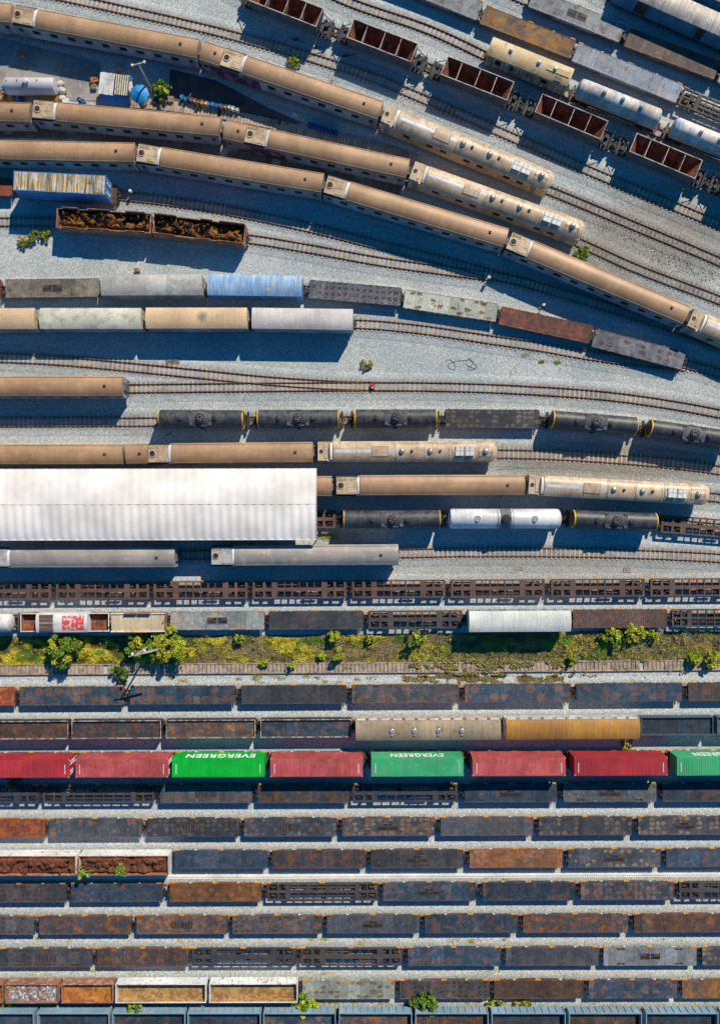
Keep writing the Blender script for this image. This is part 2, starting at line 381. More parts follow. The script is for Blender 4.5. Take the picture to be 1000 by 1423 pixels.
def couplers(root, hl):
    part('coupler', 'coupler', black, root, coupler_b, (hl, 0, 0))
    part('coupler', 'coupler', black, root, coupler_b, (-hl, 0, 0), pi)
def brakepipe(m):
    m.box(.02, .5, .28, .33, Z0+.70, Z0+.75)
redm = mat('red_pipe', (.34, .04, .03), (.12, .03, .03), .4, 2.)

ROOTS = []
def root(name, p, q, label, cat, group):
    o = bpy.data.objects.new(name, None); COL.objects.link(o)
    o.location = ((p[0]+q[0])/2, (p[1]+q[1])/2, 0); o.rotation_euler = (0, 0, atan2(q[1]-p[1], q[0]-p[0]))
    tag(o, label, cat, group); o.empty_display_size = .5
    return o, sqrt((p[0]-q[0])**2+(p[1]-q[1])**2)

# ------------------------------------------------------------------ wagon types; each takes world end points of its body
FZ = Z0+.62; FT = Z0+.86    # flat deck underside and top
def flat(p, q, code, label, grille=0, clamps=True, w=2.46, group='flat wagons standing in the yard rows', pk=0):
    r, Ln = root('flat_wagon', p, q, label, 'flat wagon', group); Lr = round(Ln, 1); h = Lr/2
    dm = DK[code][0]
    def b(m):
        m.box(-h, h, -w/2, w/2, FT-.10, FT)
        m.box(-h+.3, h-.3, -.35, .35, FZ-.1, FT-.101)
        for s in (-1, 1):
            m.prism([(s*(w/2-.13), FT-.102), (s*(w/2-.02), FT-.102), (s*(w/2-.02), FZ-.02), (s*(w/2-.13), FZ-.02)], -h+.05, h-.05)
            m.prism([(s*(w/2-.14), FZ-.021), (s*(w/2-.03), FZ-.021), (s*(w/2-.03), FZ-.26), (s*(w/2-.14), FZ-.26)], -h*.45, h*.45)
            n = int(Lr/.92)
            for i in range(n):
                x = -h+.45+(Lr-.9)*i/(n-1)
                m.box(x-.08, x+.08, s*(w/2+.035)-.033, s*(w/2+.035)+.033, FT-.26, FT-.02 if i % 2 else FT+.02)
    part(('deck', code, Lr, w), 'deck', dm, r, b)
    def seams(m):
        n = int(Lr/1.55)
        for i in range(1, n):
            x = -h+Lr*i/n; m.box(x-.018, x+.018, -w/2+.02, w/2-.02, FT+.001, FT+.012)
        for s in (-1, 1): m.box(-h+.02, h-.02, s*(w/2-.03)-.022, s*(w/2-.03)+.022, FT+.002, FT+.03)
    part(('seams', code, Lr, w), 'deck_edging', DK[code][0], r, seams)
    if grille:
        rc = mat('recess_dark', (.015, .013, .014), (.05, .03, .025), .4, 2.); bm_ = mat('recess_beam', (.10, .065, .055), (.06, .05, .05), .5, 2.)
        for e in (-1, 1):
            g = part(('rec', grille, e), 'recess', rc, r, (lambda e: lambda m: (m.box(.06 if e > 0 else -1.34, 1.34 if e > 0 else -.06, -.42, .42, FT+.003, FT+.012)))(e))
            part(('recf', grille, e, code), 'recess_frame', DK[code][0], g, (lambda e: lambda m: [m.box(a_, b_, c_, d_, FT+.013, FT+.05) for a_, b_, c_, d_ in ((min(0, e*1.38), max(0, e*1.38), -.46, -.41), (min(0, e*1.38), max(0, e*1.38), .41, .46), (min(e*1.38, e*1.33), max(e*1.38, e*1.33), -.409, .409), (min(e*.02, e*.07), max(e*.02, e*.07), -.409, .409))])(e))
            part(('recb', grille, e), 'recess_beam', bm_, g, (lambda e: lambda m: ([m.box(e*.35-.12+k*.38*e, e*.35+.12+k*.38*e, -.40, .40, FT+.0125, FT+.03) for k in range(3)] if grille == 1 else [m.box(min(e*.5, e*1.3), max(e*.5, e*1.3), .02, .40, FT+.0125, FT+.035), m.box(min(e*.08, e*.4), max(e*.08, e*.4), -.06, .06, FT+.0125, FT+.03)])) (e))
    if pk:
        def pkf(m):
            for sx in (-1, 1):
                for sy in (-1, 1):
                    for k in range(2): m.box(sx*3.9-.55+k*.58, sx*3.9-.05+k*.58, sy*.98-.11, sy*.98+.11, FT+.003, FT+.02)
        part('pockets', 'pocket', MATS['black_iron'], r, pkf)
    if clamps:
        def cl(m):
            m.box(-.40, .30, 0, .11, FT-.16, FT+.05)
        for x in (-h+.42, 0, h-.42): part('clamp', 'clamp', orange, r, cl, (x, w/2+.01, 0))
        for x in (-h*.55, h*.5): part('lashing_ring', 'lashing_ring', white, r, lambda m: m.box(-.13, .13, .02, .09, FT-.12, FT+.03), (x, w/2+.01, 0))
    bogies(r, h-2.1, False); couplers(r, h)
    part('pipe', 'brake_pipe', redm, r, brakepipe, (h, 0, 0))
    part('hook', 'coupling_hook', redm, r, lambda m: m.box(.02, .12, .65, 1.0, Z0+.66, Z0+.74), (h, 0, 0))
    return r

def skeleton(p, q, m_, label, style=0, w=2.4):
    r, Ln = root('skeleton_wagon', p, q, label, 'container wagon', 'open frame container wagons'); Lr = round(Ln, 1); h = Lr/2
    zt, zb = FT, FT-.26
    def b(m):
        for s in (-1, 1): m.box(-h, h, s*(w/2-.09)-.09, s*(w/2-.09)+.09, zb, zt)
        if style == 0:
            m.box(-h, h, -.24, .24, zb+.01, zt+.01)
            xs = [-h+.16, -h+2.95, h-2.95, h-.16]; ww = [.16, .38, .38, .16]
            for x, k in zip(xs, ww): m.box(x-k, x+k, -w/2+.182, -.242, zb, zt-.004); m.box(x-k, x+k, .242, w/2-.182, zb, zt-.004)
            for s in (-1, 1):
                for x in (-h+1.55, h-1.55): m.box(x-.17, x+.17, min(s*.242, s*(w/2-.182)), max(s*.242, s*(w/2-.182)), zb, zt-.006)
            n = 6; a0 = -h+3.3; a1 = h-3.3
            for i in range(1, n):
                x = a0+(a1-a0)*i/n
                for s in (-1, 1):
                    k = .05 if i % 2 else .09
                    m.box(x-k, x+k, min(s*.242, s*(w/2-.182)), max(s*.242, s*(w/2-.182)), zb+.03, zt-.02)
            m.box(a0+.1, -.3, w/2-.60, w/2-.52, zb, zt-.03); m.box(.6, a1-.4, -w/2+.52, -w/2+.60, zb, zt-.03)
        else:
            m.box(-h, h, -.13, .13, zb+.01, zt+.01)
            m.box(-h+2.3, h-2.3, -.62, -.55, zb, zt-.03); m.box(-h+2.3, h-2.3, .55, .62, zb, zt-.03)
            n = 11
            for i in range(n+1):
                x = -h+.12+(Lr-.24)*i/n; k = .30 if i in (2, n-2) else (.12 if i in (0, n) else .06)
                if i in (1, n-1): k = .10
                for s in (-1, 1):
                    m.box(x-k, x+k, min(s*.132, s*(w/2-.182)), max(s*.132, s*(w/2-.182)), zb+.02, zt-.01)
    part(('skel', style, Lr, m_.name), 'frame', m_, r, b)
    def brk(m):
        m.cyl((-1.1, .3, Z0+.35), (-.4, .3, Z0+.35), .16, 10); m.box(.2, .9, -.6, -.25, Z0+.25, Z0+.55); m.cyl((-2.5, .1, Z0+.4), (2.5, .1, Z0+.4), .035, 6)
    part('brakegear', 'brake_gear', black, r, brk)
    def cl(m):
        m.box(-.40, .30, 0, .11, FT-.16, FT+.05)
    for x in (-h+.3, 0, h-.3): part('clamp', 'clamp', orange, r, cl, (x, w/2+.005, 0))
    bogies(r, h-1.65, True); couplers(r, h)
    return r

def tank(p, q, label, shell=tankm, rimm=yellow, style='black', rad=1.2, group='tank wagons'):
    r, Ln = root('tank_wagon', p, q, label, 'tank wagon', group); Lr = round(Ln, 1); h = Lr/2
    zc = Z0+.75+rad
    e = .30
    prof = [(-h+.02, rad*.25), (-h+.10, rad*.62), (-h+.28, rad*.90), (-h+.5, rad), (h-.5, rad), (h-.28, rad*.90), (h-.10, rad*.62), (h-.02, rad*.25)]
    if style == 'black': prof = [(-h+.05, rad*.5), (-h+.16, rad*.86), (-h+.3, rad), (h-.3, rad), (h-.16, rad*.86), (h-.05, rad*.5)]
    part(('shell', Lr, rad, shell.name, style), 'tank_shell', shell, r, lambda m: m.rev(prof, 28, 'x', (0, 0, zc)))
    if rimm:
        def rb(m): m.rev([(-.07, rad*.93), (-.07, rad+.025), (.07, rad+.025), (.07, rad*.93)], 28, 'x', (0, 0, zc))
        for s in (-1, 1): part(('rim', rad), 'end_rim', rimm, r, rb, (s*(h-.22), 0, 0))
    def frame(m):
        for s in (-1, 1): m.box(-h-.25, h+.25, s*.62-.09, s*.62+.09, Z0+.45, Z0+.70)
        for s in (-1, 1):
            m.box(s*(h+.18)-.14, s*(h+.18)+.14, -1.15, 1.15, Z0+.5, Z0+.74)
            m.box(s*(h-1.2)-.2, s*(h-1.2)+.2, -.95, .95, Z0+.5, Z0+1.15)
    part(('tframe', Lr), 'underframe', MATS['frame_brown'] if style != 'black' else black, r, frame)
    if style == 'black':
        def pl(m):
            for s in (-1, 1):
                for x in (-1.45, 1.0): m.box(x, x+.45, s*.62-.35, s*.62+.35, zc+rad*.83, zc+rad*.89+.05)
            m.box(-1.0, 1.0, -1.05, -.60, zc+rad*.72, zc+rad*.76); m.box(-1.0, 1.0, .60, 1.05, zc+rad*.72, zc+rad*.76)
            m.box(-1.5, 1.5, -1.08, -1.02, zc+rad*.66, zc+rad*.74)
        part(('platform', rad), 'walkway', mat('tank_walkway', (.10, .105, .12), (.06, .06, .07), .5, 1.5), r, pl)
        def sad(m):
            k0 = len(m.v); n = 14
            for x in (-1.5, 1.5):
                for rr_ in (rad+.02, rad+.05):
                    for i in range(n+1):
                        t = R(-62+124*i/n); m.v.append((x, rr_*sin(t), zc+rr_*cos(t)))
            def ix(a, b, i): return k0+(a*2+b)*(n+1)+i
            for i in range(n):
                m.f += [(ix(0,1,i), ix(1,1,i), ix(1,1,i+1), ix(0,1,i+1)), (ix(0,0,i), ix(0,0,i+1), ix(0,1,i+1), ix(0,1,i)), (ix(1,0,i), ix(1,0,i+1), ix(1,1,i+1), ix(1,1,i))]
            m.f += [(ix(0,0,0), ix(1,0,0), ix(1,1,0), ix(0,1,0)), (ix(0,0,n), ix(1,0,n), ix(1,1,n), ix(0,1,n))]
        part(('saddle', rad), 'saddle_plate', mat('saddle_grey', (.105, .105, .12), (.07, .065, .065), .5, 1.2), r, sad)
        for s in (-1, 1): part(('tlad', rad), 'ladder', black, r, lambda m: ([m.box(x-.02, x+.02, 1.2, 1.25, Z0+.6, zc+.6) for x in (-.2, .2)], [m.box(-.2, .2, 1.2, 1.24, Z0+.8+i*.3, Z0+.84+i*.3) for i in range(5)]), (0, 0, 0), 0 if s > 0 else pi)
        d = part(('mdome', rad), 'manhole_dome', black, r, lambda m: m.rev([(0, .62), (.28, .62), (.34, .5), (.36, .2)], 18, 'z', (0, 0, zc+rad*.9)))
        def fit(m):
            for i in range(5): a = i*1.256; m.cyl((.3*cos(a), .3*sin(a), zc+rad*.9+.34), (.3*cos(a), .3*sin(a), zc+rad*.9+.48), .07, 8)
        part(('fit', rad), 'valve', dome_m, d, fit)
        for s, k in ((-1, 2.55), (1, 1.95)):
            part(('sdome', rad), 'vent_dome', tankm, r, lambda m: m.rev([(0, .33), (.16, .33), (.2, .2)], 14, 'z', (0, 0, zc+rad-.05)), (s*k, 0, 0))
    elif style == 'silver':
        band = lambda m: m.rev([(-.72, rad), (-.72, rad+.03), (.72, rad+.03), (.72, rad)], 28, 'x', (0, 0, zc))
        part(('band', rad), 'dark_band', mat('band_grey', (.16, .165, .18), (.11, .11, .12), .5, 1.5), r, band)
        part(('mdome2', rad), 'manhole_dome', black, r, lambda m: m.rev([(0, .6), (.30, .6), (.36, .45), (.38, .2)], 18, 'z', (0, 0, zc+rad*.93)))
        for s in (-1, 1):
            part(('rod', rad), 'strap', silver, r, lambda m: m.rev([(-.12, rad), (-.12, rad+.05), (.12, rad+.05), (.12, rad)], 28, 'x', (0, 0, zc)), (s*1.0, 0, 0))
            part(('lid', rad), 'hatch_lid', silver, r, lambda m: m.rev([(0, .42), (.07, .42), (.09, .36), (.05, .34)], 20, 'z', (0, 0, zc+rad-.03)), (s*3.75, 0, 0))
    else:
        n = 3
        for i in range(n):
            x = -h+Lr*(.3+.22*i)
            dd = part(('pdome', rad), 'hatch_dome', tankpale, r, lambda m: m.rev([(0, .28), (.3, .28), (.38, .18), (.4, .05)], 14, 'z', (0, 0, zc+rad-.08)), (x, 0, 0))
        def lad(m):
            m.box(-.5, h*.5, -1.32, -1.28, zc-.9, zc-.86)
            for i in range(12): m.box(-h*.6+i*.5, -h*.6+i*.5+.22, -1.2, -1.05, Z0+.4, Z0+.5)
        part(('lad', Lr), 'step_rail', white, r, lad)
    bogies(r, h-1.3, False); couplers(r, h+.25)
    return r

COACHW = 2.76
def coach(p, q, label, rm=tan, cabin=0., ac=True, am=acm, side=silver, vent=True, group='tan passenger coaches'):
    """cabin: metres of roof before the air conditioner at the west end"""
    r, Ln = root('passenger_coach', p, q, label, 'railway coach', group); Lr = round(Ln, 1); h = Lr/2; w = COACHW
    key = (Lr, cabin, ac)
    part(('cbody', Lr, cabin), 'body', side if not cabin else MATS['silver_side'], r, lambda m: m.box(-h+.04, h-.04, -w/2+.06, w/2-.06, Z0+.75, 3.22))
    if cabin:
        part(('pband', Lr), 'purple_panel', purple, r, lambda m: m.prism([(-w/2+.05, 3.1), (-w/2+.05, .95), (-w/2+.035, .95), (-w/2+.035, 3.1)], -h+.05, -h+cabin+5.5))
    acx0 = -h+cabin; acx1 = acx0+3.15 if ac else acx0
    prof = arch(w, 3.18, 3.72, 14, 2.2, 3.10)
    def roof(m):
        segs = []
        if cabin: segs.append((-h, acx0))
        segs.append((acx1, h))
        for a, b_ in segs:
            m.prism(prof, a, b_)
            for s in (-1, 1): m.box(a+.02, b_-.02, s*1.20-.02, s*1.20+.02, 3.28, 3.40)
        a, b_ = segs[-1]
        m.prism([(y*1.004, z+.012) for y, z in prof], b_-.10, b_-.04)
    part(('croof', key, rm.name), 'roof', rm, r, roof)
    if ac:
        a = part(('ac', am.name), 'air_conditioner', am, r, lambda m: (m.box(.06, 2.75, -1.12, 1.12, 3.2, 3.52), m.box(.06, 2.75, -1.30, 1.30, 3.18, 3.26),
              [m.box(.25+i*.55, .65+i*.55, .72, 1.05, 3.521, 3.545) for i in range(4)], m.box(1.35, 1.39, -1.1, 1.1, 3.521, 3.54), m.box(1.5, 2.6, -.95, .55, 3.521, 3.58), m.box(1.5, 2.6, -.20, -.16, 3.581, 3.60)), (acx0, 0, 0))
        part('fan', 'fan', black, a, lambda m: m.rev([(0, .36), (.05, .36), (.05, .30), (.02, .28), (.02, .10), (.09, .10), (.09, .01)], 18, 'z', (.62, .0, 3.521)))
        part('fanring', 'fan_ring', am, a, lambda m: m.rev([(0, .47), (.09, .47), (.09, .37), (0, .37)], 18, 'z', (.62, .0, 3.52)))
        part('acdark', 'side_recess', black, a, lambda m: [m.box(.02, 2.85, s_*1.26-.09, s_*1.26+.09, 3.262, 3.30) for s_ in (-1, 1)])
        part('acpan', 'filter_panel', mat('filter_ochre', (.45, .33, .16), (.3, .2, .12), .5, 3.), a, lambda m: [m.box(.22+i*.42, .52+i*.42, .70, 1.04, 3.546, 3.56) for i in range(3)])
        part('duct', 'air_duct', white, r, lambda m: m.prism(arch(2.2, 3.38, 3.66, 8, 2.5, 3.2), -.02, .30), (acx1-.36, 0, 0))
    if vent:
        def vb(m): m.box(-.17, .17, -.14, .14, 3.66, 3.82)
        for x in ([h-2.3] + ([-h+1.9] if cabin > 2.5 else [])):
            part('rvent', 'roof_vent', black, r, vb, (x, 0, 0))
    # windows on both sides
    def win(m): m.box(-.50, .50, -.015, .015, 2.05, 2.75)
    wm_ = glass
    n = int((Lr-5.2)/2.03)
    for s in (-1, 1):
        for i in range(n):
            x = -h+2.9+(Lr-6.0)*i/(n-1)
            part('cwin', 'window', wm_, r, win, (x, s*(w/2-.052), 0))
    for s in (-1, 1):
        for e in (-1, 1):
            d = part('cdoor', 'door', mat('door_grey', (.24, .24, .26), (.16, .16, .17), .4, 1.), r, lambda m: m.box(-.42, .42, -.018, .018, 1.1, 3.05), (e*(h-.85), s*(w/2-.05), 0))
            part('dwin', 'pane', glass, d, lambda m: m.box(-.22, .22, -.024, .024, 2.2, 2.8))
    def gang(m):
        m.box(0, .16, -.55, .55, 1.2, 3.05)
        m.box(.16, .24, -.50, .50, 1.25, 3.0)
        for s in (-1, 1): m.box(0, .20, s*.95-.12, s*.95+.12, 1.0, 1.5)
    part('gang', 'gangway', mat('gangway_grey', (.10, .10, .11), (.2, .19, .18), .4, 2.), r, gang, (h-.04, 0, 0))
    part('gang', 'gangway', MATS['gangway_grey'], r, gang, (-h+.04, 0, 0), pi)
    part(('under', Lr), 'underframe', black, r, lambda m: (m.box(-h*.4, h*.4, -1.1, 1.1, Z0+.3, Z0+.751), m.box(-h+.2, h-.2, -1.0, 1.0, Z0+.6, Z0+.752)))
    bogies(r, h-3., False)
    return r

def railcar(p, q, label, group='diesel railcars with hatches along their roofs'):
    r, Ln = root('diesel_railcar', p, q, label, 'railcar', group); Lr = round(Ln, 1); h = Lr/2; w = COACHW-.04
    X = lambda f: -h+Lr*f
    part(('rbody', Lr), 'body', MATS['ac_tan'], r, lambda m: m.box(-h+.04, h-.5, -w/2+.06, w/2-.06, Z0+.75, 3.20))
    prof = arch(w, 3.16, 3.70, 14, 2.2, 3.06)
    def roof(m):
        m.prism(prof, X(.088), h-.9)
        # rounded nose
        m.prism(prof, h-.9, h, 5, lambda t: (1-.18*t*t, -.28*t*t))
        m.prism([(y*.84, z-.28) for y, z in prof[:-2]]+[(-w*.42, .95), (w*.42, .95)], h-.02, h+.02)
    part(('rroof', Lr), 'roof', tanw, r, roof)
    part(('rnose', Lr), 'nose', tanw, r, lambda m: m.prism([(-w/2+.06, 3.1), (w/2-.06, 3.1), (w/2-.06, .9), (-w/2+.06, .9)], h-.51, h-.03, 4, lambda t: (1-.14*t*t, 0)))
    a = part('ac2', 'air_conditioner', tanw, r, lambda m: (m.box(.05, 1.35, -1.2, 1.2, 3.2, 3.50), m.box(.9, 1.3, -.9, .9, 3.501, 3.58)), (-h, 0, 0))
    part('fan2', 'fan', black, a, lambda m: m.rev([(0, .26), (.05, .26), (.05, .1), (.02, .05)], 16, 'z', (.5, 0, 3.501)))
    part('duct', 'air_duct', white, r, lambda m: None, (X(.088)-.4, 0, 0))
    strip = mat('pale_stripe', (.62, .66, .72), (.55, .5, .45), .35, 1.2, rough=.4, metal=.2, grain=.1)
    topz = lambda y: 3.16+.54*(1-abs(2*y/w)**2.2)
    def strp(x0, x1, yw):
        def f(m): m.prism([(-yw, topz(yw)+.006), (0, topz(0)+.012), (yw, topz(yw)+.006), (yw, topz(yw)-.03), (-yw, topz(yw)-.03)], x0, x1)
        return f
    part(('st1', Lr), 'roof_stripe', strip, r, strp(X(.10), X(.31), .20))
    part(('st2', Lr), 'roof_stripe', strip, r, strp(X(.395), X(.438), .22))
    hp = [(y*1.0, z+.05) for y, z in arch(w*.98, 3.16, 3.70, 14, 2.2, 3.10)]
    hp2 = [(y*.5, z) for y, z in [( -w*.5, topz(w*.25)+.05), (0, 3.76), (w*.5, topz(w*.25)+.05), (w*.5, 3.4), (-w*.5, 3.4)]]
    def bolts(m, x0, x1, yy):
        n = int((x1-x0)/.16)
        for i in range(n):
            x = x0+.1+(x1-x0-.2)*i/(n-1)
            for y in (-yy, yy): m.box(x-.025, x+.025, y-.025, y+.025, topz(yy)+.03, topz(yy)+.075)
        for i in range(9):
            y = -yy+2*yy*i/8
            for x in (x0+.08, x1-.08): m.box(x-.025, x+.025, y-.025, y+.025, topz(y)+.03, topz(y)+.08)
    boltm = mat('bolt_dark', (.10, .075, .06))
    h0 = part(('hat0', Lr), 'roof_hatch', tanw, r, lambda m: m.prism([(y, z-.012) for y, z in hp2], X(.30), X(.395)))
    part(('bo0', Lr), 'bolt_row', boltm, h0, lambda m: bolts(m, X(.30), X(.395), .62))
    for (a0, a1, kind) in ((.434, .585, 'd'), (.592, .738, 'd'), (.748, .885, 'g'), (.894, .975, 'e')):
        hm = part(('hat', Lr, a0), 'roof_hatch', tanw, r, (lambda a0, a1: lambda m: (m.prism(hp if kind != 'e' else [(y*.6, z) for y, z in hp], X(a0), X(a1))))(a0, a1))
        part(('bo', Lr, a0), 'bolt_row', boltm, hm, (lambda a0, a1, kk: lambda m: bolts(m, X(a0), X(a1), 1.05 if kk != 'e' else .68))(a0, a1, kind))
        if kind == 'g':
            g = part(('gr', Lr), 'fan_grille', MATS['white_paint'], r, lambda m: (m.box(X(.765), X(.812), -.62, .62, 3.70, 3.86), m.box(X(.818), X(.868), -.62, .62, 3.70, 3.86)))
            def sl(m):
                for xx in (.765, .789, .818, .843):
                    m.box(X(xx)+.05, X(xx)+.09, -.6, .6, 3.861, 3.875)
                m.box(X(.77), X(.865), -.02, .02, 3.861, 3.872)
            part(('gsl', Lr), 'slat', boltm, g, sl)
        else:
            xc = X(a0+.035) if kind == 'd' else X((a0+a1)/2)
            part('rdome', 'exhaust_dome', dome_m, r, lambda m: m.rev([(0, .40), (.12, .39), (.24, .32), (.33, .2), (.37, .04)], 18, 'z', (0, 0, 3.70)), (xc, 0, 0))
            if kind == 'd':
                part('oval', 'exhaust_pipe', black, r, lambda m: m.rev([(0, .20), (.22, .18), (.22, .1)], 12, 'z', (0, 0, 3.66)), (X(a0+.09), 0, 0))
    def win(m): m.box(-.45, .45, -.015, .015, 2.1, 2.7)
    for s in (-1, 1):
        for f in (.16, .30, .38, .52, .60, .76, .84): part('rwin', 'window', glass, r, win, (X(f), s*(w/2-.052), 0))
        for f in (.04, .92): part('rdoor', 'door', MATS['door_grey'], r, lambda m: m.box(-.36, .36, -.018, .018, 1.1, 3.0), (X(f), s*(w/2-.05), 0))
    part('gang', 'gangway', MATS['gangway_grey'], r, lambda m: None, (-h+.04, 0, 0), pi)
    part(('runder', Lr), 'underframe', black, r, lambda m: (m.box(-h*.4, h*.4, -1.1, 1.1, Z0+.3, Z0+.751), m.box(-h+.3, h-.6, -1.0, 1.0, Z0+.6, Z0+.752)))
    bogies(r, h-3., False)
    return r

def boxcar(p, q, label, rm, sm=None, w=2.75, ze=3.25, zr=3.55, tarp=False, group='covered box wagons', hatches=None, ribs=0, nm='box_wagon'):
    r, Ln = root(nm, p, q, label, 'box wagon', group); Lr = round(Ln, 1); h = Lr/2
    sm = sm or silver
    def body(m):
        m.box(-h+.05, h-.05, -w/2+.07, w/2-.07, Z0+.7, ze)
        n = 9
        for i in range(n+1):
            x = -h+.12+(Lr-.24)*i/n
            for s in (-1, 1): m.box(x-.05, x+.05, s*(w/2-.04)-.035, s*(w/2-.04)+.035, Z0+.75, ze-.02)
    part(('bbody', Lr, sm.name, ze), 'body', sm, r, body)
    def roof(m):
        pf = arch(w, ze-.02, zr, 12, 2.2, ze-.10)
        m.prism(pf, -h, h)
        if ribs:
            n = int(Lr/ribs)
            for i in range(1, n):
                x = -h+Lr*i/n; m.prism([(y*.995, z+.025) for y, z in pf[:-2]]+[(-w/2*.98, ze), (w/2*.98, ze)], x-.04, x+.04)
    part(('broof', Lr, rm.name, ze, ribs), 'roof', rm, r, roof)
    for s in (-1, 1):
        for d in (-1, 1):
            part(('bdoor', sm.name), 'sliding_door', sm, r, lambda m: (m.box(-.85, .85, -.02, .02, Z0+.85, 3.05), m.box(-.03, .03, -.04, .04, Z0+.9, 3.0)), (d*.9, s*(w/2-.02), 0))
    for e in (-1, 1):
        part('hatch_latch', 'latch', rimr, r, lambda m: m.box(-.04, .04, -.12, .12, 2.7, 2.95), (e*(h-.02), .2, 0))
    if not hatches and nm == 'box_wagon':
        ew = mat('end_wall_cream', (.58, .50, .40), (.42, .36, .30), .5, 1.2) if sm.name == 'silver_side' else sm
        for e in (-1, 1): part(('bend', sm.name, ze), 'end_wall', ew, r, lambda m: (m.box(-.02, .02, -w/2+.08, w/2-.08, Z0+.75, ze-.02), [m.box(-.045, .045, y-.04, y+.04, Z0+.8, ze-.05) for y in (-.8, 0, .8)]), (e*(h-.03), 0, 0))
    part(('bunder', Lr), 'underframe', black, r, lambda m: m.box(-h+.1, h-.1, -1.0, 1.0, Z0+.42, Z0+.701))
    if hatches:
        for x in hatches:
            hd = part('thatch', 'roof_hatch', dome_m, r, lambda m: (m.rev([(0, .33), (.12, .33), (.18, .25)], 16, 'z', (0, 0, zr-.02)), m.box(-.16, .16, -.62, .62, zr-.06, zr+.06)), (x*h, 0, 0))
    bogies(r, h-2.2, False); couplers(r, h)
    return r

def gondola(p, q, label, rm, inn, depth=.7, top=1.95, w=2.5, cols=None, posts=0, flare=0., cat='open wagon', group='open wagons', bars=None, name='open_wagon'):
    r, Ln = root(name, p, q, label, cat, group); Lr = round(Ln, 1); h = Lr/2; t = .09; zf = top-depth
    sm = cols or hopside
    def body(m):
        m.box(-h, h, -w/2-flare*0, w/2, Z0+.6, Z0+.72)
        for s in (-1, 1):
            m.prism([(s*(w/2), Z0+.721), (s*(w/2+.001), top), (s*(w/2-t), top), (s*(w/2-t), Z0+.721)], -h, h)
            m.box(min(s*h, s*(h-t)), max(s*h, s*(h-t)), -w/2+t+.001, w/2-t-.001, Z0+.721, top)
        if posts:
            n = int(Lr/posts)
            for i in range(n+1):
                x = -h+.06+(Lr-.12)*i/n
                for s in (-1, 1): m.box(x-.05, x+.05, s*(w/2+.06)-.058, s*(w/2+.06)+.058, Z0+.7, top-.03)
    part(('gb', Lr, sm.name, top, w, posts), 'body', sm, r, body)
    def rimf(m):
        k = .055
        for s in (-1, 1): m.box(-h-.03, h+.03, s*(w/2-.04)-k, s*(w/2-.04)+k, top+.002, top+.06)
        for s in (-1, 1): m.box(s*(h-.04)-k, s*(h-.04)+k, -w/2+.02, w/2-.02, top+.003, top+.055)
    part(('gr', Lr, rm.name, top, w), 'top_rim', rm, r, rimf)
    part(('gf', Lr, inn.name, zf, w), 'floor', inn, r, lambda m: m.box(-h+t+.002, h-t-.002, -w/2+t+.002, w/2-t-.002, zf-.3, zf))
    def inner(m):
        for s in (-1, 1): m.prism([(s*(w/2-t-.004), zf+.001), (s*(w/2-t-.004), top-.01), (s*(w/2-t-.016), top-.01), (s*(w/2-t-.016), zf+.001)], -h+t+.01, h-t-.01)
    part(('gi', Lr, inn.name, zf, top, w), 'lining', inn, r, inner)
    if bars:
        for f in bars: part(('gbar', rm.name, w, top), 'cross_bar', rm, r, lambda m: m.box(-.05, .05, -w/2+.1, w/2-.1, top-.12, top-.02), (f*h, 0, 0))
    bogies(r, h-1.8, False); couplers(r, h)
    return r

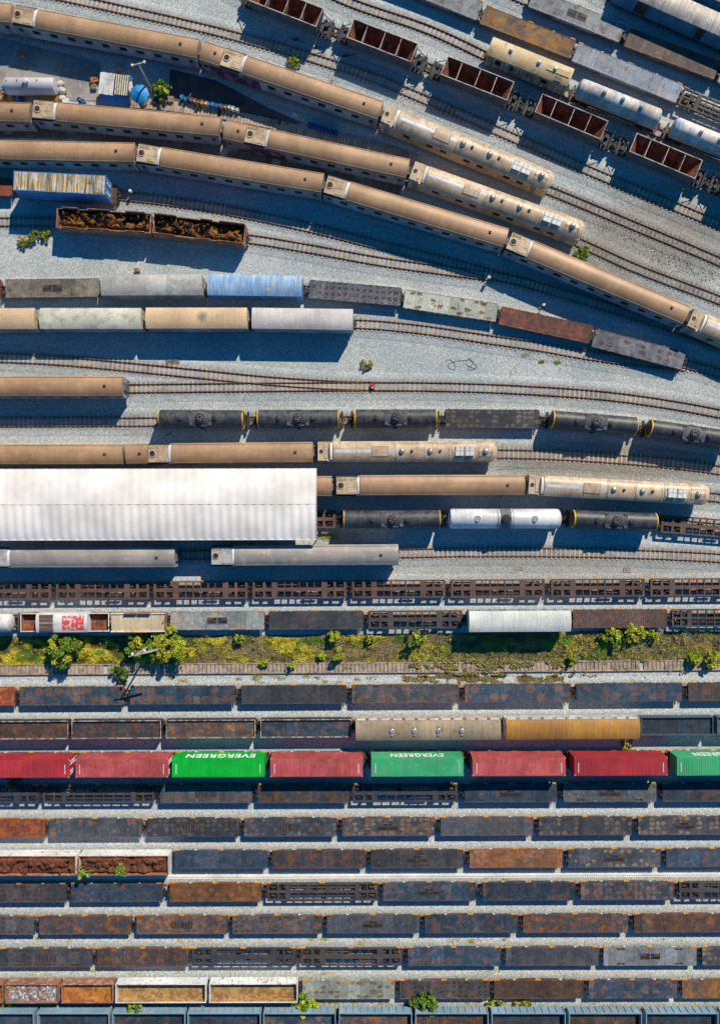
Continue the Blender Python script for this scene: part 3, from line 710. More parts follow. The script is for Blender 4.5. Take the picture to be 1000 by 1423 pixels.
def hopper(p, q, label):
    """deep open ore hopper with sloped inside and machinery on both end platforms"""
    r, Ln = root('hopper_wagon', p, q, label, 'hopper wagon', 'dark open hopper wagons with four bays'); Lr = round(Ln, 1); h = Lr/2; w = 2.62; top = 3.0
    def body(m):
        t = .08
        for s in (-1, 1):
            m.prism([(s*w/2, top), (s*(w/2-t), top), (s*(w/2-t), 1.5), (s*(w/2), 1.5)], -h, h)
            m.prism([(s*w/2, 1.499), (s*(w/2-t), 1.499), (s*.55, .85), (s*.62, .80)], -h+.6, h-.6)
            m.box(min(s*h, s*(h-t)), max(s*h, s*(h-t)), -w/2+t+.002, w/2-t-.002, 1.5, top)
            for i in range(8):
                x = -h+.3+(Lr-.6)*i/7; m.box(x-.04, x+.04, s*(w/2+.03)-.028, s*(w/2+.03)+.028, 1.5, top-.02)
    part(('hb', Lr), 'body', hopside, r, body)
    def inner(m):
        n = len(m.v); y0 = w/2-.085; x0 = h-.085
        m.v += [(-x0,-y0,top-.02),(x0,-y0,top-.02),(x0,y0,top-.02),(-x0,y0,top-.02),(-x0*.72,-y0*.55,1.1),(x0*.72,-y0*.55,1.1),(x0*.72,y0*.55,1.1),(-x0*.72,y0*.55,1.1)]
        for f in ((0,1,5,4),(1,2,6,5),(2,3,7,6),(3,0,4,7),(4,5,6,7)): m.f.append(tuple(n+i for i in f))
    part(('hi', Lr), 'lining', rustin, r, inner)
    def rf(m):
        for s in (-1, 1): m.box(-h-.03, h+.03, s*(w/2-.03)-.05, s*(w/2-.03)+.05, top+.002, top+.05); m.box(s*(h-.03)-.05, s*(h-.03)+.05, -w/2+.03, w/2-.03, top+.003, top+.045)
    part(('hr', Lr), 'top_rim', rim, r, rf)
    for f in (-.55, 0, .5): part('hbar', 'cross_bar', rim, r, lambda m: (m.box(-.045, .045, -w/2+.09, w/2-.09, top-.14, top-.02), m.box(-.02, .02, -.6, .6, 1.4, top-.14)), (f*h, 0, 0))
    def plat(m):
        m.box(.05, 1.65, -1.2, 1.2, Z0+.62, Z0+.72)
        m.cyl((.35, -.8, Z0+1.0), (.35, .7, Z0+1.0), .2, 10); m.box(1.35, 1.62, -1.15, 1.15, Z0+.721, Z0+1.0)
        m.cyl((.8, .35, Z0+.72), (.8, .35, Z0+1.25), .28, 10); m.cyl((.9, -.6, Z0+.72), (.9, -.6, Z0+1.1), .2, 8)
        for y in (-1.1, 1.1): m.cyl((.1, y, 2.3), (1.5, y, Z0+.75), .06, 6); m.cyl((1.5, y, Z0+.7), (1.5, y, 1.9), .04, 6)
        m.box(.4, .6, .9, 1.1, Z0+.7, 1.6); m.cyl((1.45, -1.1, 1.85), (1.45, 1.1, 1.85), .035, 6)
    grim = mat('grimy_grey', (.045, .047, .055), (.10, .10, .10), .35, 2.5)
    part('hplat', 'end_platform', grim, r, plat, (h, 0, 0)); part('hplat', 'end_platform', grim, r, plat, (-h, 0, 0), pi)
    part(('hspine', Lr), 'underframe', black, r, lambda m: m.box(-h-1.5, h+1.5, -.2, .2, Z0+.4, Z0+.62))
    bogies(r, h+.35, True); couplers(r, h+1.6)
    return r

def heap(p, q, label, m_, z, amp=.55, w=2.2, cover=1., name='scrap_heap', cat='scrap', seed=1):
    rnd = random.Random(seed); dx, dy = q[0]-p[0], q[1]-p[1]; Ln = sqrt(dx*dx+dy*dy)-.5
    from mathutils import noise as mn
    me = MB(); nx = int(Ln/.13); ny = int(w/.13)
    for i in range(nx+1):
        for j in range(ny+1):
            x = -Ln/2+Ln*i/nx; y = -w/2+w*j/ny
            e = min(1, (1-abs(2*y/w))*3)*min(1, (Ln/2-abs(x))*1.5)
            c1 = mn.voronoi(Vector((x*1.1, y*1.1, seed)))[0][0]; c2 = mn.voronoi(Vector((x*3.2, y*3.2, seed+5.)))[0][0]
            a = mn.noise(Vector((x*.5+seed*9, y*.6, 1)))*.9+(.75-c1)*1.3+(.5-c2)*.45+mn.noise(Vector((x*7, y*7, seed)))*.12
            me.v.append((x, y, z+max(0, e*(amp*.45+a*amp))-.02))
    for i in range(nx):
        for j in range(ny):
            a = i*(ny+1)+j; me.f.append((a, a+ny+1, a+ny+2, a+1))
    # loose sheared offcuts standing out of the heap
    for i in range(int(Ln*3)):
        x = rnd.uniform(-Ln/2+.2, Ln/2-.2); y = rnd.uniform(-w/2+.2, w/2-.2)
        me.rbox((x, y), rnd.uniform(.03, .28), rnd.uniform(.02, .07), z+amp*.35, z+amp*rnd.uniform(.8, 1.35), rnd.uniform(0, pi))
    o = link(name, me.mesh(name, m_, False)); o.location = ((p[0]+q[0])/2, (p[1]+q[1])/2, 0); o.rotation_euler = (0, 0, atan2(dy, dx))
    tag(o, label, cat, 'loads of scrap in open wagons'); return o

red_c = mat('container_red', (.46, .050, .060), (.38, .045, .055), .5, .5, (.22, .06, .05), .2, 1.4, rough=.6, grain=.12, streak=.2, rnd=.1)
red_c2 = mat('container_faded_red', (.50, .115, .115), (.43, .085, .085), .5, .6, (.27, .07, .06), .22, 1.3, rough=.65, grain=.13, streak=.22, rnd=.12)
grn_c = mat('container_green', (.015, .46, .05), (.02, .40, .05), .4, .6, rough=.55, grain=.09, streak=.18)
grn_c2 = mat('container_sage_green', (.05, .42, .17), (.09, .38, .18), .5, .6, (.22, .42, .28), .2, 1.1, rough=.6, grain=.1, streak=.12)
blu_c = mat('container_blue_side', (.10, .30, .62), (.06, .20, .45), .4, 1., rough=.6, grain=.1, streak=.25)
yel_c = mat('container_rusty_yellow_top', (.56, .40, .17), (.50, .52, .56), .47, 1.3, (.10, .05, .02), .26, .42, rough=.7, grain=.15, streak=.85)
whitelt = mat('lettering_white', (.8, .8, .8), grain=.02, rough=.6)
def container(p, q, label, m_, zb=FT+.01, text=None, tsize=1.35, doors=0, roofm=None, yaw=None, tx=0, ht=2.59, wd=2.44):
    r, Ln = root('shipping_container', p, q, label, 'container', 'shipping containers on flat wagons'); Lr = round(Ln, 1); h = Lr/2; w = wd; zt = zb+ht
    def b(m):
        m.box(-h+.03, h-.03, -w/2+.04, w/2-.04, zb+.02, zt-.03)
        n = int(Lr/.28)
        for i in range(n):
            x = -h+.2+(Lr-.4)*(i+.5)/n
            m.box(x-.07, x+.07, -w/2+.016, w/2-.016, zb+.13, zt-.13) if True else None
        for i in range(9):
            y = -w/2+.2+(w-.4)*i/8
            m.box(-h+.012, h-.012, y-.06, y+.06, zb+.14, zt-.14)
        for s in (-1, 1):
            m.box(-h, h, s*(w/2-.03)-.03, s*(w/2-.03)+.03, zt-.12, zt-.004); m.box(-h, h, s*(w/2-.03)-.03, s*(w/2-.03)+.03, zb, zb+.12)
            for e in (-1, 1): m.box(e*(h-.06)-.06, e*(h-.06)+.06, s*(w/2-.06)-.059, s*(w/2-.06)+.059, zb+.121, zt-.121)
            m.box(s*(h-.035)-.035, s*(h-.035)+.035, -w/2+.061, w/2-.061, zt-.115, zt-.006)
    part(('cont', Lr, m_.name, zb, ht), 'body', m_, r, b)
    def rf(m):
        m.box(-h+.08, h-.08, -w/2+.07, w/2-.07, zt-.029, zt-.012)
        n = int(Lr/.30)
        for i in range(n):
            x = -h+.25+(Lr-.5)*(i+.5)/n; m.box(x-.055, x+.055, -w/2+.10, w/2-.10, zt-.011, zt+.018)
    part(('croof', Lr, (roofm or m_).name, zb, ht), 'roof', roofm or m_, r, rf)
    part(('cast', m_.name[:12], Lr, zb, ht), 'corner_casting', orange if text is None else m_, r, lambda m: [m.box(e*(h-.07)-.075, e*(h-.07)+.075, s*(w/2-.07)-.075, s*(w/2-.07)+.075, zt-.002, zt+.022) for e in (-1, 1) for s in (-1, 1)])
    if doors:
        def dr(m):
            for y in (-.85, -.4, .4, .85): m.cyl((.03, y, zb+.1), (.03, y, zt-.1), .03, 6)
            for y in (-.62, .62):
                for z in (zb+.9, zb+1.3, zb+1.9): m.box(.0, .05, y-.28, y+.28, z, z+.07)
        part(('cdr', zb, doors), 'lock_rod', whitelt, r, dr, (doors*h, 0, 0), 0 if doors > 0 else pi)
    for e in (-1, 1):   # container code plates near the roof ends
        part(('code', round(zt, 2)), 'code_marking', whitelt, r, lambda m: [m.box(-.06, .06, -.75+i*.16, -.65+i*.16, zt+.019, zt+.023) for i in range(8)], (e*(h-.55), 0, 0))
    if text:
        cu = bpy.data.curves.new('lettering', 'FONT'); cu.body = text; cu.size = tsize; cu.align_x = 'CENTER'; cu.align_y = 'CENTER'; cu.extrude = .01
        cu.offset = .045; cu.space_character = 1.12
        cu.materials.append(whitelt)
        tmp = bpy.data.objects.new('lettering_curve', cu); lm = bpy.data.meshes.new_from_object(tmp); bpy.data.objects.remove(tmp)
        xs = [v.co.x for v in lm.vertices]; ys = [v.co.y for v in lm.vertices]; W_ = 9.1 if tsize > 1.5 else 7.0; H_ = 1.42 if tsize > 1.5 else 1.3
        for v in lm.vertices: v.co.x = (v.co.x-(min(xs)+max(xs))/2)*W_/(max(xs)-min(xs)); v.co.y = (v.co.y-(min(ys)+max(ys))/2)*H_/(max(ys)-min(ys))
        o = link('lettering', lm, r); o.location = (tx, w/2+.012, (zb+zt)/2+.25); o.rotation_euler = (R(90), 0, pi)
    return r

# ------------------------------------------------------------------ tracks
def catmull(P, step=.5):
    P = [Vector((a[0], a[1])) for a in P]; out = []
    for i in range(len(P)-1):
        p0 = P[max(0, i-1)]; p1 = P[i]; p2 = P[i+1]; p3 = P[min(len(P)-1, i+2)]
        n = max(1, int((p2-p1).length/step))
        d1 = (p2-p0); d2 = (p3-p1); sg = (p2-p1).length
        if d1.length > 0: d1 = d1.normalized()*sg
        if d2.length > 0: d2 = d2.normalized()*sg
        for k in range(n):
            t = k/n; t2 = t*t; t3 = t2*t
            out.append(p1*(2*t3-3*t2+1)+d1*(t3-2*t2+t)+p2*(-2*t3+3*t2)+d2*(t3-t2))
    out.append(P[-1]); return out
def sweep(m, pts, prof):
    """sweep an open/closed (offset, z) profile along pts"""
    n0 = len(m.v); k = len(prof)
    for i, p in enumerate(pts):
        d = (pts[min(i+1, len(pts)-1)]-pts[max(i-1, 0)]).normalized(); nn = Vector((-d.y, d.x))
        for (o, z) in prof: m.v.append((p.x+nn.x*o, p.y+nn.y*o, z))
    return n0, k
def sweep_closed(m, pts, prof):
    n0, k = sweep(m, pts, prof)
    for i in range(len(pts)-1):
        for j in range(k):
            a = n0+i*k+j; b = n0+i*k+(j+1) % k; m.f.append((a, b, b+k, a+k))
    m.f.append(tuple(n0+j for j in range(k))); e = n0+(len(pts)-1)*k; m.f.append(tuple(e+j for j in reversed(range(k))))
TRK = [0]
def track(P, label, sm=sleeper, bed=True, sp=.64):
    TRK[0] += 1; dz = (TRK[0] % 9)*.004
    pts = catmull(P, .8)
    o = bpy.data.objects.new('railway_track', None); COL.objects.link(o); o.location = (P[0][0], P[0][1], 0)
    tag(o, label, 'railway track', 'railway tracks of the yard')
    off = Vector((-P[0][0], -P[0][1]))
    lp = [p+off for p in pts]
    for s in (-1, 1):
        m = MB(); y = s*.55
        sweep_closed(m, lp, [(y-.075, .13), (y+.075, .13), (y+.03, .17), (y+.04, Z0), (y-.04, Z0), (y-.03, .17)])
        link('rail', m.mesh('rail', railm), o)
    m = MB(); d = 0; tot = 0; nxt = .3; rnd = random.Random(TRK[0])
    for i in range(len(lp)-1):
        a, b = lp[i], lp[i+1]; sl = (b-a).length
        while nxt < tot+sl:
            t = (nxt-tot)/sl; c = a+(b-a)*t; an = atan2(b.y-a.y, b.x-a.x)
            m.rbox((c.x, c.y), .11, .93+rnd.uniform(-.05, .05), .03, .152+rnd.uniform(-.012, .012)+dz, an+rnd.uniform(-.03, .03)); nxt += sp
        tot += sl
    tag(link('sleepers', m.mesh('sleepers', sm, False), o), kind='stuff')
    if bed:
        m = MB(); prof = []
        for i in range(-10, 11):
            y = i*.19; prof.append((y, .135*max(0, (1-(abs(y)/1.9)**3))-.012+dz*.3))
        n0, k = sweep(m, pts, prof)
        for i in range(len(pts)-1):
            for j in range(k-1):
                a = n0+i*k+j; m.f.append((a, a+k, a+k+1, a+1))
        me = m.mesh('ballast_ground', MATS['gravel']); ba = me.color_attributes.new('bed', 'FLOAT_COLOR', 'POINT'); arr = []
        for i in range(len(pts)):
            for j in range(k):
                e_ = min(1., 1.35*(1-abs(prof[j][0])/1.9)); yy_ = prof[j][0]; arr += [max(0., e_), max(math.exp(-((yy_-.55)/.28)**2), math.exp(-((yy_+.55)/.28)**2)), math.exp(-(yy_/.42)**2), 1.]
        ba.data.foreach_set('color', arr); tag(link('ballast_ground', me), kind='structure')

ORD = ['first', 'second', 'third', 'fourth', 'fifth', 'sixth', 'seventh', 'eighth', 'ninth', 'tenth', 'eleventh']
def straight(yl, yr, h):
    """ground line (pixels) of a straight row from roof-height readings at x=0 and x=1000"""
    k = (H-h)/H; a = CY+(yl-CY)*k; b = CY+(yr-CY)*k
    return lambda X, g=None: a+(b-a)*(X-(CX-500*k))/(1000*k)
def row_pts(line, x0, x1, h):
    """x0,x1 pixels seen at height h -> world end points on the row's ground line"""
    k = (H-h)/H; out = []
    for x in (x0, x1):
        gx = CX+(x-CX)*k; out.append(((gx-CX)/S, (CY-line(gx))/S))
    return out
def row_track(line, label, a=-260, b=1260, **kw):
    track([((x-CX)/S, (CY-line(x))/S) for x in (a, 100, 500, 900, b)], label, **kw)
# ================================================================== LAYOUT
def P2(x0, y0, x1, y1, h): return G(x0, y0, h), G(x1, y1, h)
def gp(*pts): return [G(x, y) for x, y in pts]

# ground sheet
m = MB(); m.v = [(-2500,-2500,-.02),(2500,-2500,-.02),(2500,2500,-.02),(-2500,2500,-.02)]; m.f = [(0,1,2,3)]
tag(link('ground', m.mesh('ground', MATS['gravel'])), kind='structure')

# ---------------- straight rows of the southern yard --------------------------------
HF = FT
def flats(line, items, rowword, total=None, group='flat wagons standing in the yard rows'):
    n = 0
    for it in items:
        n += 1
        x0, x1, code = it[:3]; o = it[3] if len(it) > 3 else {}
        o = dict(o); h = o.pop('h', HF); where = o.pop('where', None)
        p, q = row_pts(line, x0, x1, h)
        pos = where or f"{ORD[n-1]} from left in {rowword}"
        if code == 'skip': continue
        if code.startswith('S'):
            mm = {'SB': skelb, 'SD': skeld, 'SN': skeln}[code[:2]]; st = 1 if code.endswith('1') else 0
            w = {'SB': 'brown', 'SD': 'dark', 'SN': 'navy'}[code[:2]]
            skeleton(p, q, mm, f"{w} open-frame container wagon, {pos}", st)
        else:
            kw = 'wagon'
            gr = o.get('grille', 0)
            words = DK[code][1] + (' recessed flat wagon' if gr else ' flat wagon')
            flat(p, q, code, f"{words}, {pos}", **o)

k1 = straight(967.6, 961.2, HF)
flats(k1, [(-110,21,'R'),(28,172,'NO'),(181,327,'NO'),(335,481,'C'),(489,636.5,'C'),(645,792,'NO'),(800,947,'NO'),(956,1100,'DBR')], 'row just below the grass strip')
k2 = straight(1014.8, 1008.5, 1.95)
k3 = straight(1068, 1064.5, 3.75)
k4 = straight(1104, 1101, HF)
flats(k4, [(-75,54,'SN'),(60,214,'SD1'),(223,350,'C',{'grille':1}),(358,485,'BO'),(490,635,'SN'),(645,773,'N',{'grille':2,'pk':1}),(782,911.5,'C',{'grille':2,'pk':1}),(920,1048,'N')], 'row just below the containers')
k5 = straight(1151, 1147, HF)
flats(k5, [(-66,63,'R'),(69,196.5,'C'),(205,332,'CP',{'grille':1}),(339.5,467,'CP',{'grille':1}),(475,603,'CP',{'grille':2}),(612,740,'C'),(748,877,'CP'),(886,1014,'CP',{'grille':2})], 'second row below the containers')
k6 = straight(1195.4, 1192, HF)
flats(k6, [(243,371,'N',{'where':'right beside the weed-topped scrap wagon'}),(379,507,'BO',{'where':'second to the right of the weed-topped scrap wagon'}),(515,643,'C',{'grille':2,'where':'third right of the weed-topped scrap wagon'}),
           (652,781,'O',{'where':'just above the pale cable trough'}),(789,917,'CP',{'grille':2,'where':'just right of the orange deck above the trough'}),(925,1053,'N',{'where':'right end of row above the cable trough'})], '')
k7 = straight(1241.3, 1237.5, HF)
flats(k7, [(-37,92,'CO'),(99,226,'N'),(236,363,'O'),(371,525,'SD1'),(532,660,'N',{'grille':2}),(670,798,'N'),(806,935,'CP'),(943,1072,'SD')], 'row just below the cable trough')
k8 = straight(1285.9, 1282.7, HF)
flats(k8, [(-80,48,'CO'),(55,182,'BO'),(190,316,'BO',{'grille':1}),(323,447,'CO'),(454,582,'C',{'grille':2}),(590,718,'N'),(726,872,'BO'),(880,1026,'B')], 'fourth row from the bottom')
k9 = straight(1331, 1328.7, HF)
flats(k9, [(-130,-7,'skip'),(1,128,'CO',{'grille':1,'pk':1}),(135,262,'BO'),(267,410,'SN'),(418,558,'SD'),(566,695,'NO'),(702,831,'C'),(838,967,'LG',{'grille':2,'pk':1}),(975,1103,'CP')], 'third row from the bottom')
k10 = straight(1376.5, 1374.3, HF)
flats(k10, [(420,548,'G',{'where':'between the rusted hopper and a green bush'}),(555,679,'CO',{'where':'above the bushy tree in the bottom yard'}),(686,809,'B',{'where':'second row from the bottom'}),
            (817,940,'N',{'where':'second row from the bottom'}),(947,1070,'OG',{'where':'at the right end of the second row from bottom'})], '')
# upper straight rows
ko = straight(864, 858.8, HF)
flats(ko, [(237,367,'GG',{'grille':2,'where':'above the grass strip beside the cream crate wagon'}),(374,504,'C',{'where':'between two frames in row above the grass'}),(511.5,641,'SD',{'where':'next to the pale box wagon above the grass'}),
           (795.5,926,'B',{'where':'right of the pale box wagon above the grass'}),(933,1063,'SD1',{'where':'above the grass strip at the right edge'})], '')
kn = straight(821.5, 816, HF)
flats(kn, [(-60,71,'SB'),(78,207,'SB'),(213.5,344,'SB'),(351,481,'SB'),(489,618,'SB'),(626,756,'SB'),(765,895,'SB'),(903,1033,'SB')], 'brown row under the grey coaches')

def unit(line, x0, x1, h): return row_pts(line, x0, x1, h)
qrim = mat('worn_rim', (.46, .42, .38), (.16, .10, .08), .5, 1.5); qblue = mat('dark_blue_rim', (.05, .12, .20), (.08, .10, .12), .5, 1.5)
# Q row: shallow open wagons, beige roofed wagon, orange wagon
for i, (x0, x1, fl, rm_, lab) in enumerate([(-30,95,'B',rim,'shallow open wagon with brown floor, first on left above the red containers'),(100,224,'BO',rim,'shallow open wagon with grey-brown floor above the second red container'),
        (231,355,'BO',rim,'shallow open wagon with stained floor above the bright green container'),(362,488,'N',rim,'shallow open wagon with dark blue floor left of the beige hatched wagon'),
        (890,990,'N',rimb,'open wagon with navy floor and blue rim right of the orange wagon'),(996,1110,'N',rimb,'open navy wagon cut by the right edge beyond the orange wagon')]):
    p, q = row_pts(k2, x0, x1, 1.95)
    gondola(p, q, lab, qrim if i < 4 else qblue, DK[fl][0], depth=.24, top=1.95, w=2.4, cols=black if i < 4 else qblue, group='shallow open wagons above the container row')
beige = mat('beige_roof', (.40, .30, .20), (.34, .26, .18), .5, .4, (.28, .17, .09), .28, 1., rough=.7, grain=.15, streak=.2)
orroof = mat('orange_roof', (.46, .22, .045), (.40, .19, .05), .5, .5, (.34, .19, .10), .3, 1.3, rough=.65, grain=.15, streak=.2)
cream2 = mat('side_reddish', (.50, .30, .22), (.60, .50, .42), .5, .8, rough=.6)
striped = mat('red_white_side', (.55, .17, .12), (.75, .72, .68), .5, .8, rough=.6)
cream = mat('cream_side', (.60, .55, .42), (.72, .70, .62), .4, .9, rough=.6)
p, q = row_pts(k2, 494, 695.5, 3.4)
lw1 = boxcar(p, q, 'long beige covered wagon with four grey roof hatches beside the orange wagon', beige, cream2, w=2.6, ze=3.2, zr=3.5, hatches=(-.5,-.19,.14,.46), group='long covered wagons above the green container')
p, q = row_pts(k2, 703, 889, 3.4)
lw2 = boxcar(p, q, 'long orange-topped covered wagon above the red containers on the right', orroof, cream, w=2.6, ze=3.2, zr=3.45, group='long covered wagons above the green container')

for w_, bm_, Lw in ((lw1, rimr, 19.4), (lw2, MATS['deck_green_patch'], 17.8)):
    part(('wkb', Lw), 'side_walkway', bm_, w_, lambda m: m.box(-Lw/2+.1, Lw/2-.1, 1.31, 1.62, 3.02, 3.12))
    part(('wkp', Lw), 'walkway_panel', white, w_, lambda m: [m.box(-Lw/2+.3+i*1.6, -Lw/2+1.45+i*1.6, 1.34, 1.60, 3.121, 3.16) for i in range(int(Lw/1.6))])
# container row with their wagons
cons = [(-33,96.5,red_c,None,1.2,1,'dark red container at left edge with white lock rods showing',0),(105,233.5,red_c2,None,1.2,1,'faded pinkish red container left of the bright green one',0),
        (239,367.5,grn_c,'EVERGREEN',1.75,0,'bright green container with white lettering between two red ones',.15),(375.5,504,red_c2,None,1.2,0,'faded red container between the two lettered green ones',0),
        (515.5,644,grn_c2,'EVERGREEN',1.3,0,'weathered pale green container with smaller white lettering',0),(656,785.5,red_c2,None,1.2,0,'red container just right of the weathered green one',0),
        (797.7,926.5,red_c,None,1.2,0,'deeper red container next to the green one at right edge',0),(940,1068,grn_c2,'EVERGREEN',1.3,0,'green container cut by the right edge of the picture',0)]
for i, (x0, x1, mm, tx, ts, dr, lab, sh) in enumerate(cons):
    p, q = row_pts(k3, x0, x1, 3.75)
    container(p, q, lab, mm, text=tx, tsize=ts, doors=dr, tx=sh)
    d = Vector((q[0]-p[0], q[1]-p[1])).normalized()*.25
    flat((p[0]-d.x, p[1]-d.y), (q[0]+d.x, q[1]+d.y), 'C', 'dark flat wagon carrying the '+' '.join(lab.split()[:10]), clamps=True, group='flat wagons under the containers', w=2.4)

# scrap row (left)
p, q = row_pts(k6, -30, 105, 2.1)
def white_open(p, q, lab, fl, depth, rm_=rimr, sd=None, **kw): return gondola(p, q, lab, rm_, fl, depth=depth, top=2.75, w=2.55, cols=sd or MATS['white_rim'], **kw)
g1 = row_pts(k6, -28, 105, 2.75); g2 = row_pts(k6, 109.5, 234, 2.75)
white_open(*g1, 'rusty white-sided open wagon full of brown scrap at the left edge', rustor, .7, group='white-sided scrap wagons')
white_open(*g2, 'rusty white-sided open wagon with weeds growing on its scrap', rustor, .7, group='white-sided scrap wagons')
heap(*g1, 'dark brown scrap heaped in the white-sided wagon at the left edge', scrapred, 2.4, .62, 2.3, seed=4)
heap(*g2, 'reddish scrap with weeds heaped in the second white-sided wagon', scrapred, 2.35, .60, 2.3, seed=5)

# bottom yard open wagons
yl = straight(1379.5, 1377, 2.1)
ow = [(-40,4,'rust open wagon cut by the left edge in second row from bottom',rustor,rimr,.8,rimr),(8,81,'short rusty open wagon filled with pale rubbish',slabs,rimr,.5,rimr),(86,157,'short open wagon with bright orange rusted floor',rustor,rimr,.55,rimr),
      (161,286,'long open wagon with white sides and tan floor',rusttan,rimw,.85,rimw),(291,413,'white-framed open wagon with orange brown floor beside a bush',rusttan,rimw,.7,rimw)]
for x0, x1, lab, fl, rm_, dp, sd in ow:
    p, q = row_pts(yl, x0, x1, 2.3)
    gondola(p, q, lab, rm_, fl, depth=dp, top=2.3, w=2.5, cols=sd, group='rusted open wagons at the lower left', posts=1.3 if x0 > 280 else 0)
zl = straight(1421.5, 1421.5, 2.2)
for i, (x0, x1) in enumerate([(-54,47),(52,152),(156,257),(261,362),(366,466),(471,572),(577,678),(683,785),(790,891),(897,997),(1002,1102)]):
    p, q = row_pts(zl, x0, x1, 2.2)
    gondola(p, q, f"blue-rimmed open wagon, {ORD[i]} from left along the bottom edge", rimb, DK[['N','N','N','N','N','BO','BO','N','BO','N','N'][i]][0], depth=.75, top=2.2, w=2.6, cols=rimb, posts=.95, group='blue-rimmed open wagons along the bottom edge')

# ---------------- curved upper yard --------------------------------------------------
HC = 3.25
T1 = [(-150,1,18,17),(20,20,275,67.5),(281,70.5,528,153)]
coach(*P2(-225,4,17,19,HC), 'tan coach mostly cut off at the top left corner')
coach(*P2(20,20.5,275.5,68.5,HC), 'tan coach with air conditioner at its left end, uppermost train', am=acm)
coach(*P2(281,70.5,528.5,154,HC), 'tan coach with short purple-sided end section in the uppermost train', cabin=2.85)
railcar(*P2(533,157.5,766,252.5,HC), 'hatched diesel railcar ending the uppermost tan train')
coach(*P2(-215,150,43.5,157,HC), 'tan coach cut by left edge in train below the storage tank')
coach(*P2(47,152.5,306,176.5,HC), 'tan coach crossed by the lamp post shadow')
coach(*P2(312,180,567,235,HC), 'tan coach with short end section beside the sleeper-paved strip', cabin=2.85)
railcar(*P2(572,237,809,321.5,HC), 'middle of the three slanting hatched diesel railcars')
coach(*P2(-75,207,187,212.5,HC), 'tan coach at left edge just above the blue and yellow box')
coach(*P2(191,213,448.5,255,HC), 'long tan coach starting right above the blue and yellow box')
coach(*P2(452,256.5,703,331.5,HC), 'tan coach curving above the two dark open tracks')
coach(*P2(706,334.5,953,438.5,HC), 'shiny golden tan coach, fourth in the lowest slanting train')
railcar(*P2(957.5,441,1195,545,HC), 'hatched diesel railcar cut by the right edge of the picture')

# hoppers
hp_ = [((352,-11.5),(444,24.5),'first'),((486.5,39),(575.7,73.5),'second'),((617,90.6),(709,126.7),'third'),((748,143),(839,181),'fourth'),((879,197.7),(970,235.6),'fifth'),((1010,252),(1100,290),'sixth')]
for a, b_, o_ in hp_:
    hopper(*P2(*a, *b_, 3.0), f"dark open hopper wagon with rust interior, {o_} from the top left")
# second slanting row
sal = mat('faded_yellow_roof', (.52, .36, .17), (.55, .42, .26), .5, .6, (.38, .24, .12), .3, 1.2, rough=.6, streak=.1)
crew = boxcar(*P2(680.5,62,793.5,107,3.4), 'faded yellow guard coach with roof vents between tracks at top', sal, MATS['container_rusty_yellow_top'], w=2.55, ze=3.2, zr=3.5, group='works vehicles of the upper rows', nm='guard_van')
for x in (-2.9, 1.1, 3.4):
    part('cowl', 'roof_vent', white, crew, lambda m: m.rev([(0, .24), (.3, .26), (.42, .16), (.44, .04)], 14, 'z', (0, 0, 3.42)), (x, .1 if x > 0 else .25, 0))
part('gvp', 'roof_panel', MATS['gangway_grey'], crew, lambda m: m.box(-.5, .5, -1.25, -.5, 3.2, 3.44), (4.2, 0, 0))
part('gvp2', 'roof_walkway', sal, crew, lambda m: m.box(-1.6, 1.6, -.35, .35, 3.5, 3.56), (3.9, 0, 0))
for x in (-4, -1.7, .4, 2.6):
    for s in (-1, 1): part('gvw', 'window', glass, crew, lambda m: m.box(-.4, .4, -.02, .02, 2.0, 2.7), (x, s*1.255, 0))
tank(*P2(803,118,918,163.5,3.0), 'pale grey tank wagon with three hatches, left of its pair', tankpale, None, 'pale', 1.28, 'pale tank wagons of the upper right')
tank(*P2(935,172,1055,220,3.0), 'pale blue-grey tank wagon cut off by the right edge, upper right', tankpale, None, 'pale', 1.28, 'pale tank wagons of the upper right')
# third slanting row
flat(*P2(540,-35,666,15.5,HF), 'LG', 'grey flat wagon cut by the top edge left of the ochre one', w=2.6)
flat(*P2(671,20,794.5,68.5,HF), 'OG', 'ochre and rust stained flat wagon above the faded yellow coach', w=2.6)
flat(*P2(799,72,943,130.5,HF), 'PB', 'pale blue weathered flat wagon above the pale tank wagon', w=2.6)
skeleton(*P2(946,133,1066,182,HF), skeld, 'dark open-frame wagon right of the pale blue flat wagon', 1)
# fourth slanting row
flat(*P2(738,-4,864,46,HF), 'LG', 'light grey flat wagon with recess left of dark brown one, upper right', grille=2, w=2.6)
flat(*P2(871,51.5,995.5,98,HF), 'DBR', 'dark brown flat wagon with orange flecks in the upper right', w=2.6)
flat(*P2(1001,101,1120,148,HF), 'PB', 'pale blue flat wagon barely entering at the right edge', w=2.6)
creamr = mat('cream_roof', (.58, .50, .42), (.48, .41, .35), .5, .5, (.65, .60, .55), .35, 1.2, rough=.6, streak=.3)
bside = mat('blue_side', (.06, .20, .32), (.05, .14, .24), .4, .9, rough=.5)
bc = boxcar(*P2(862,-28,1060,59,3.5), 'long blue-sided covered wagon with cream roof, top right corner', creamr, bside, w=2.8, ze=3.35, zr=3.7, ribs=.7, group='blue covered wagons of the top right corner')
for x in (-6.2, 2.0): part('bd2', 'open_doorway', black, bc, lambda m: m.box(-.8, .8, -.03, .03, 1.2, 3.2), (x, -1.37, 0))
boxcar(*P2(905,-56,1100,29,3.5), 'grey and blue covered wagon just entering the top right corner', greyroof, bside, w=2.7, ze=3.3, zr=3.5, group='blue covered wagons of the top right corner')

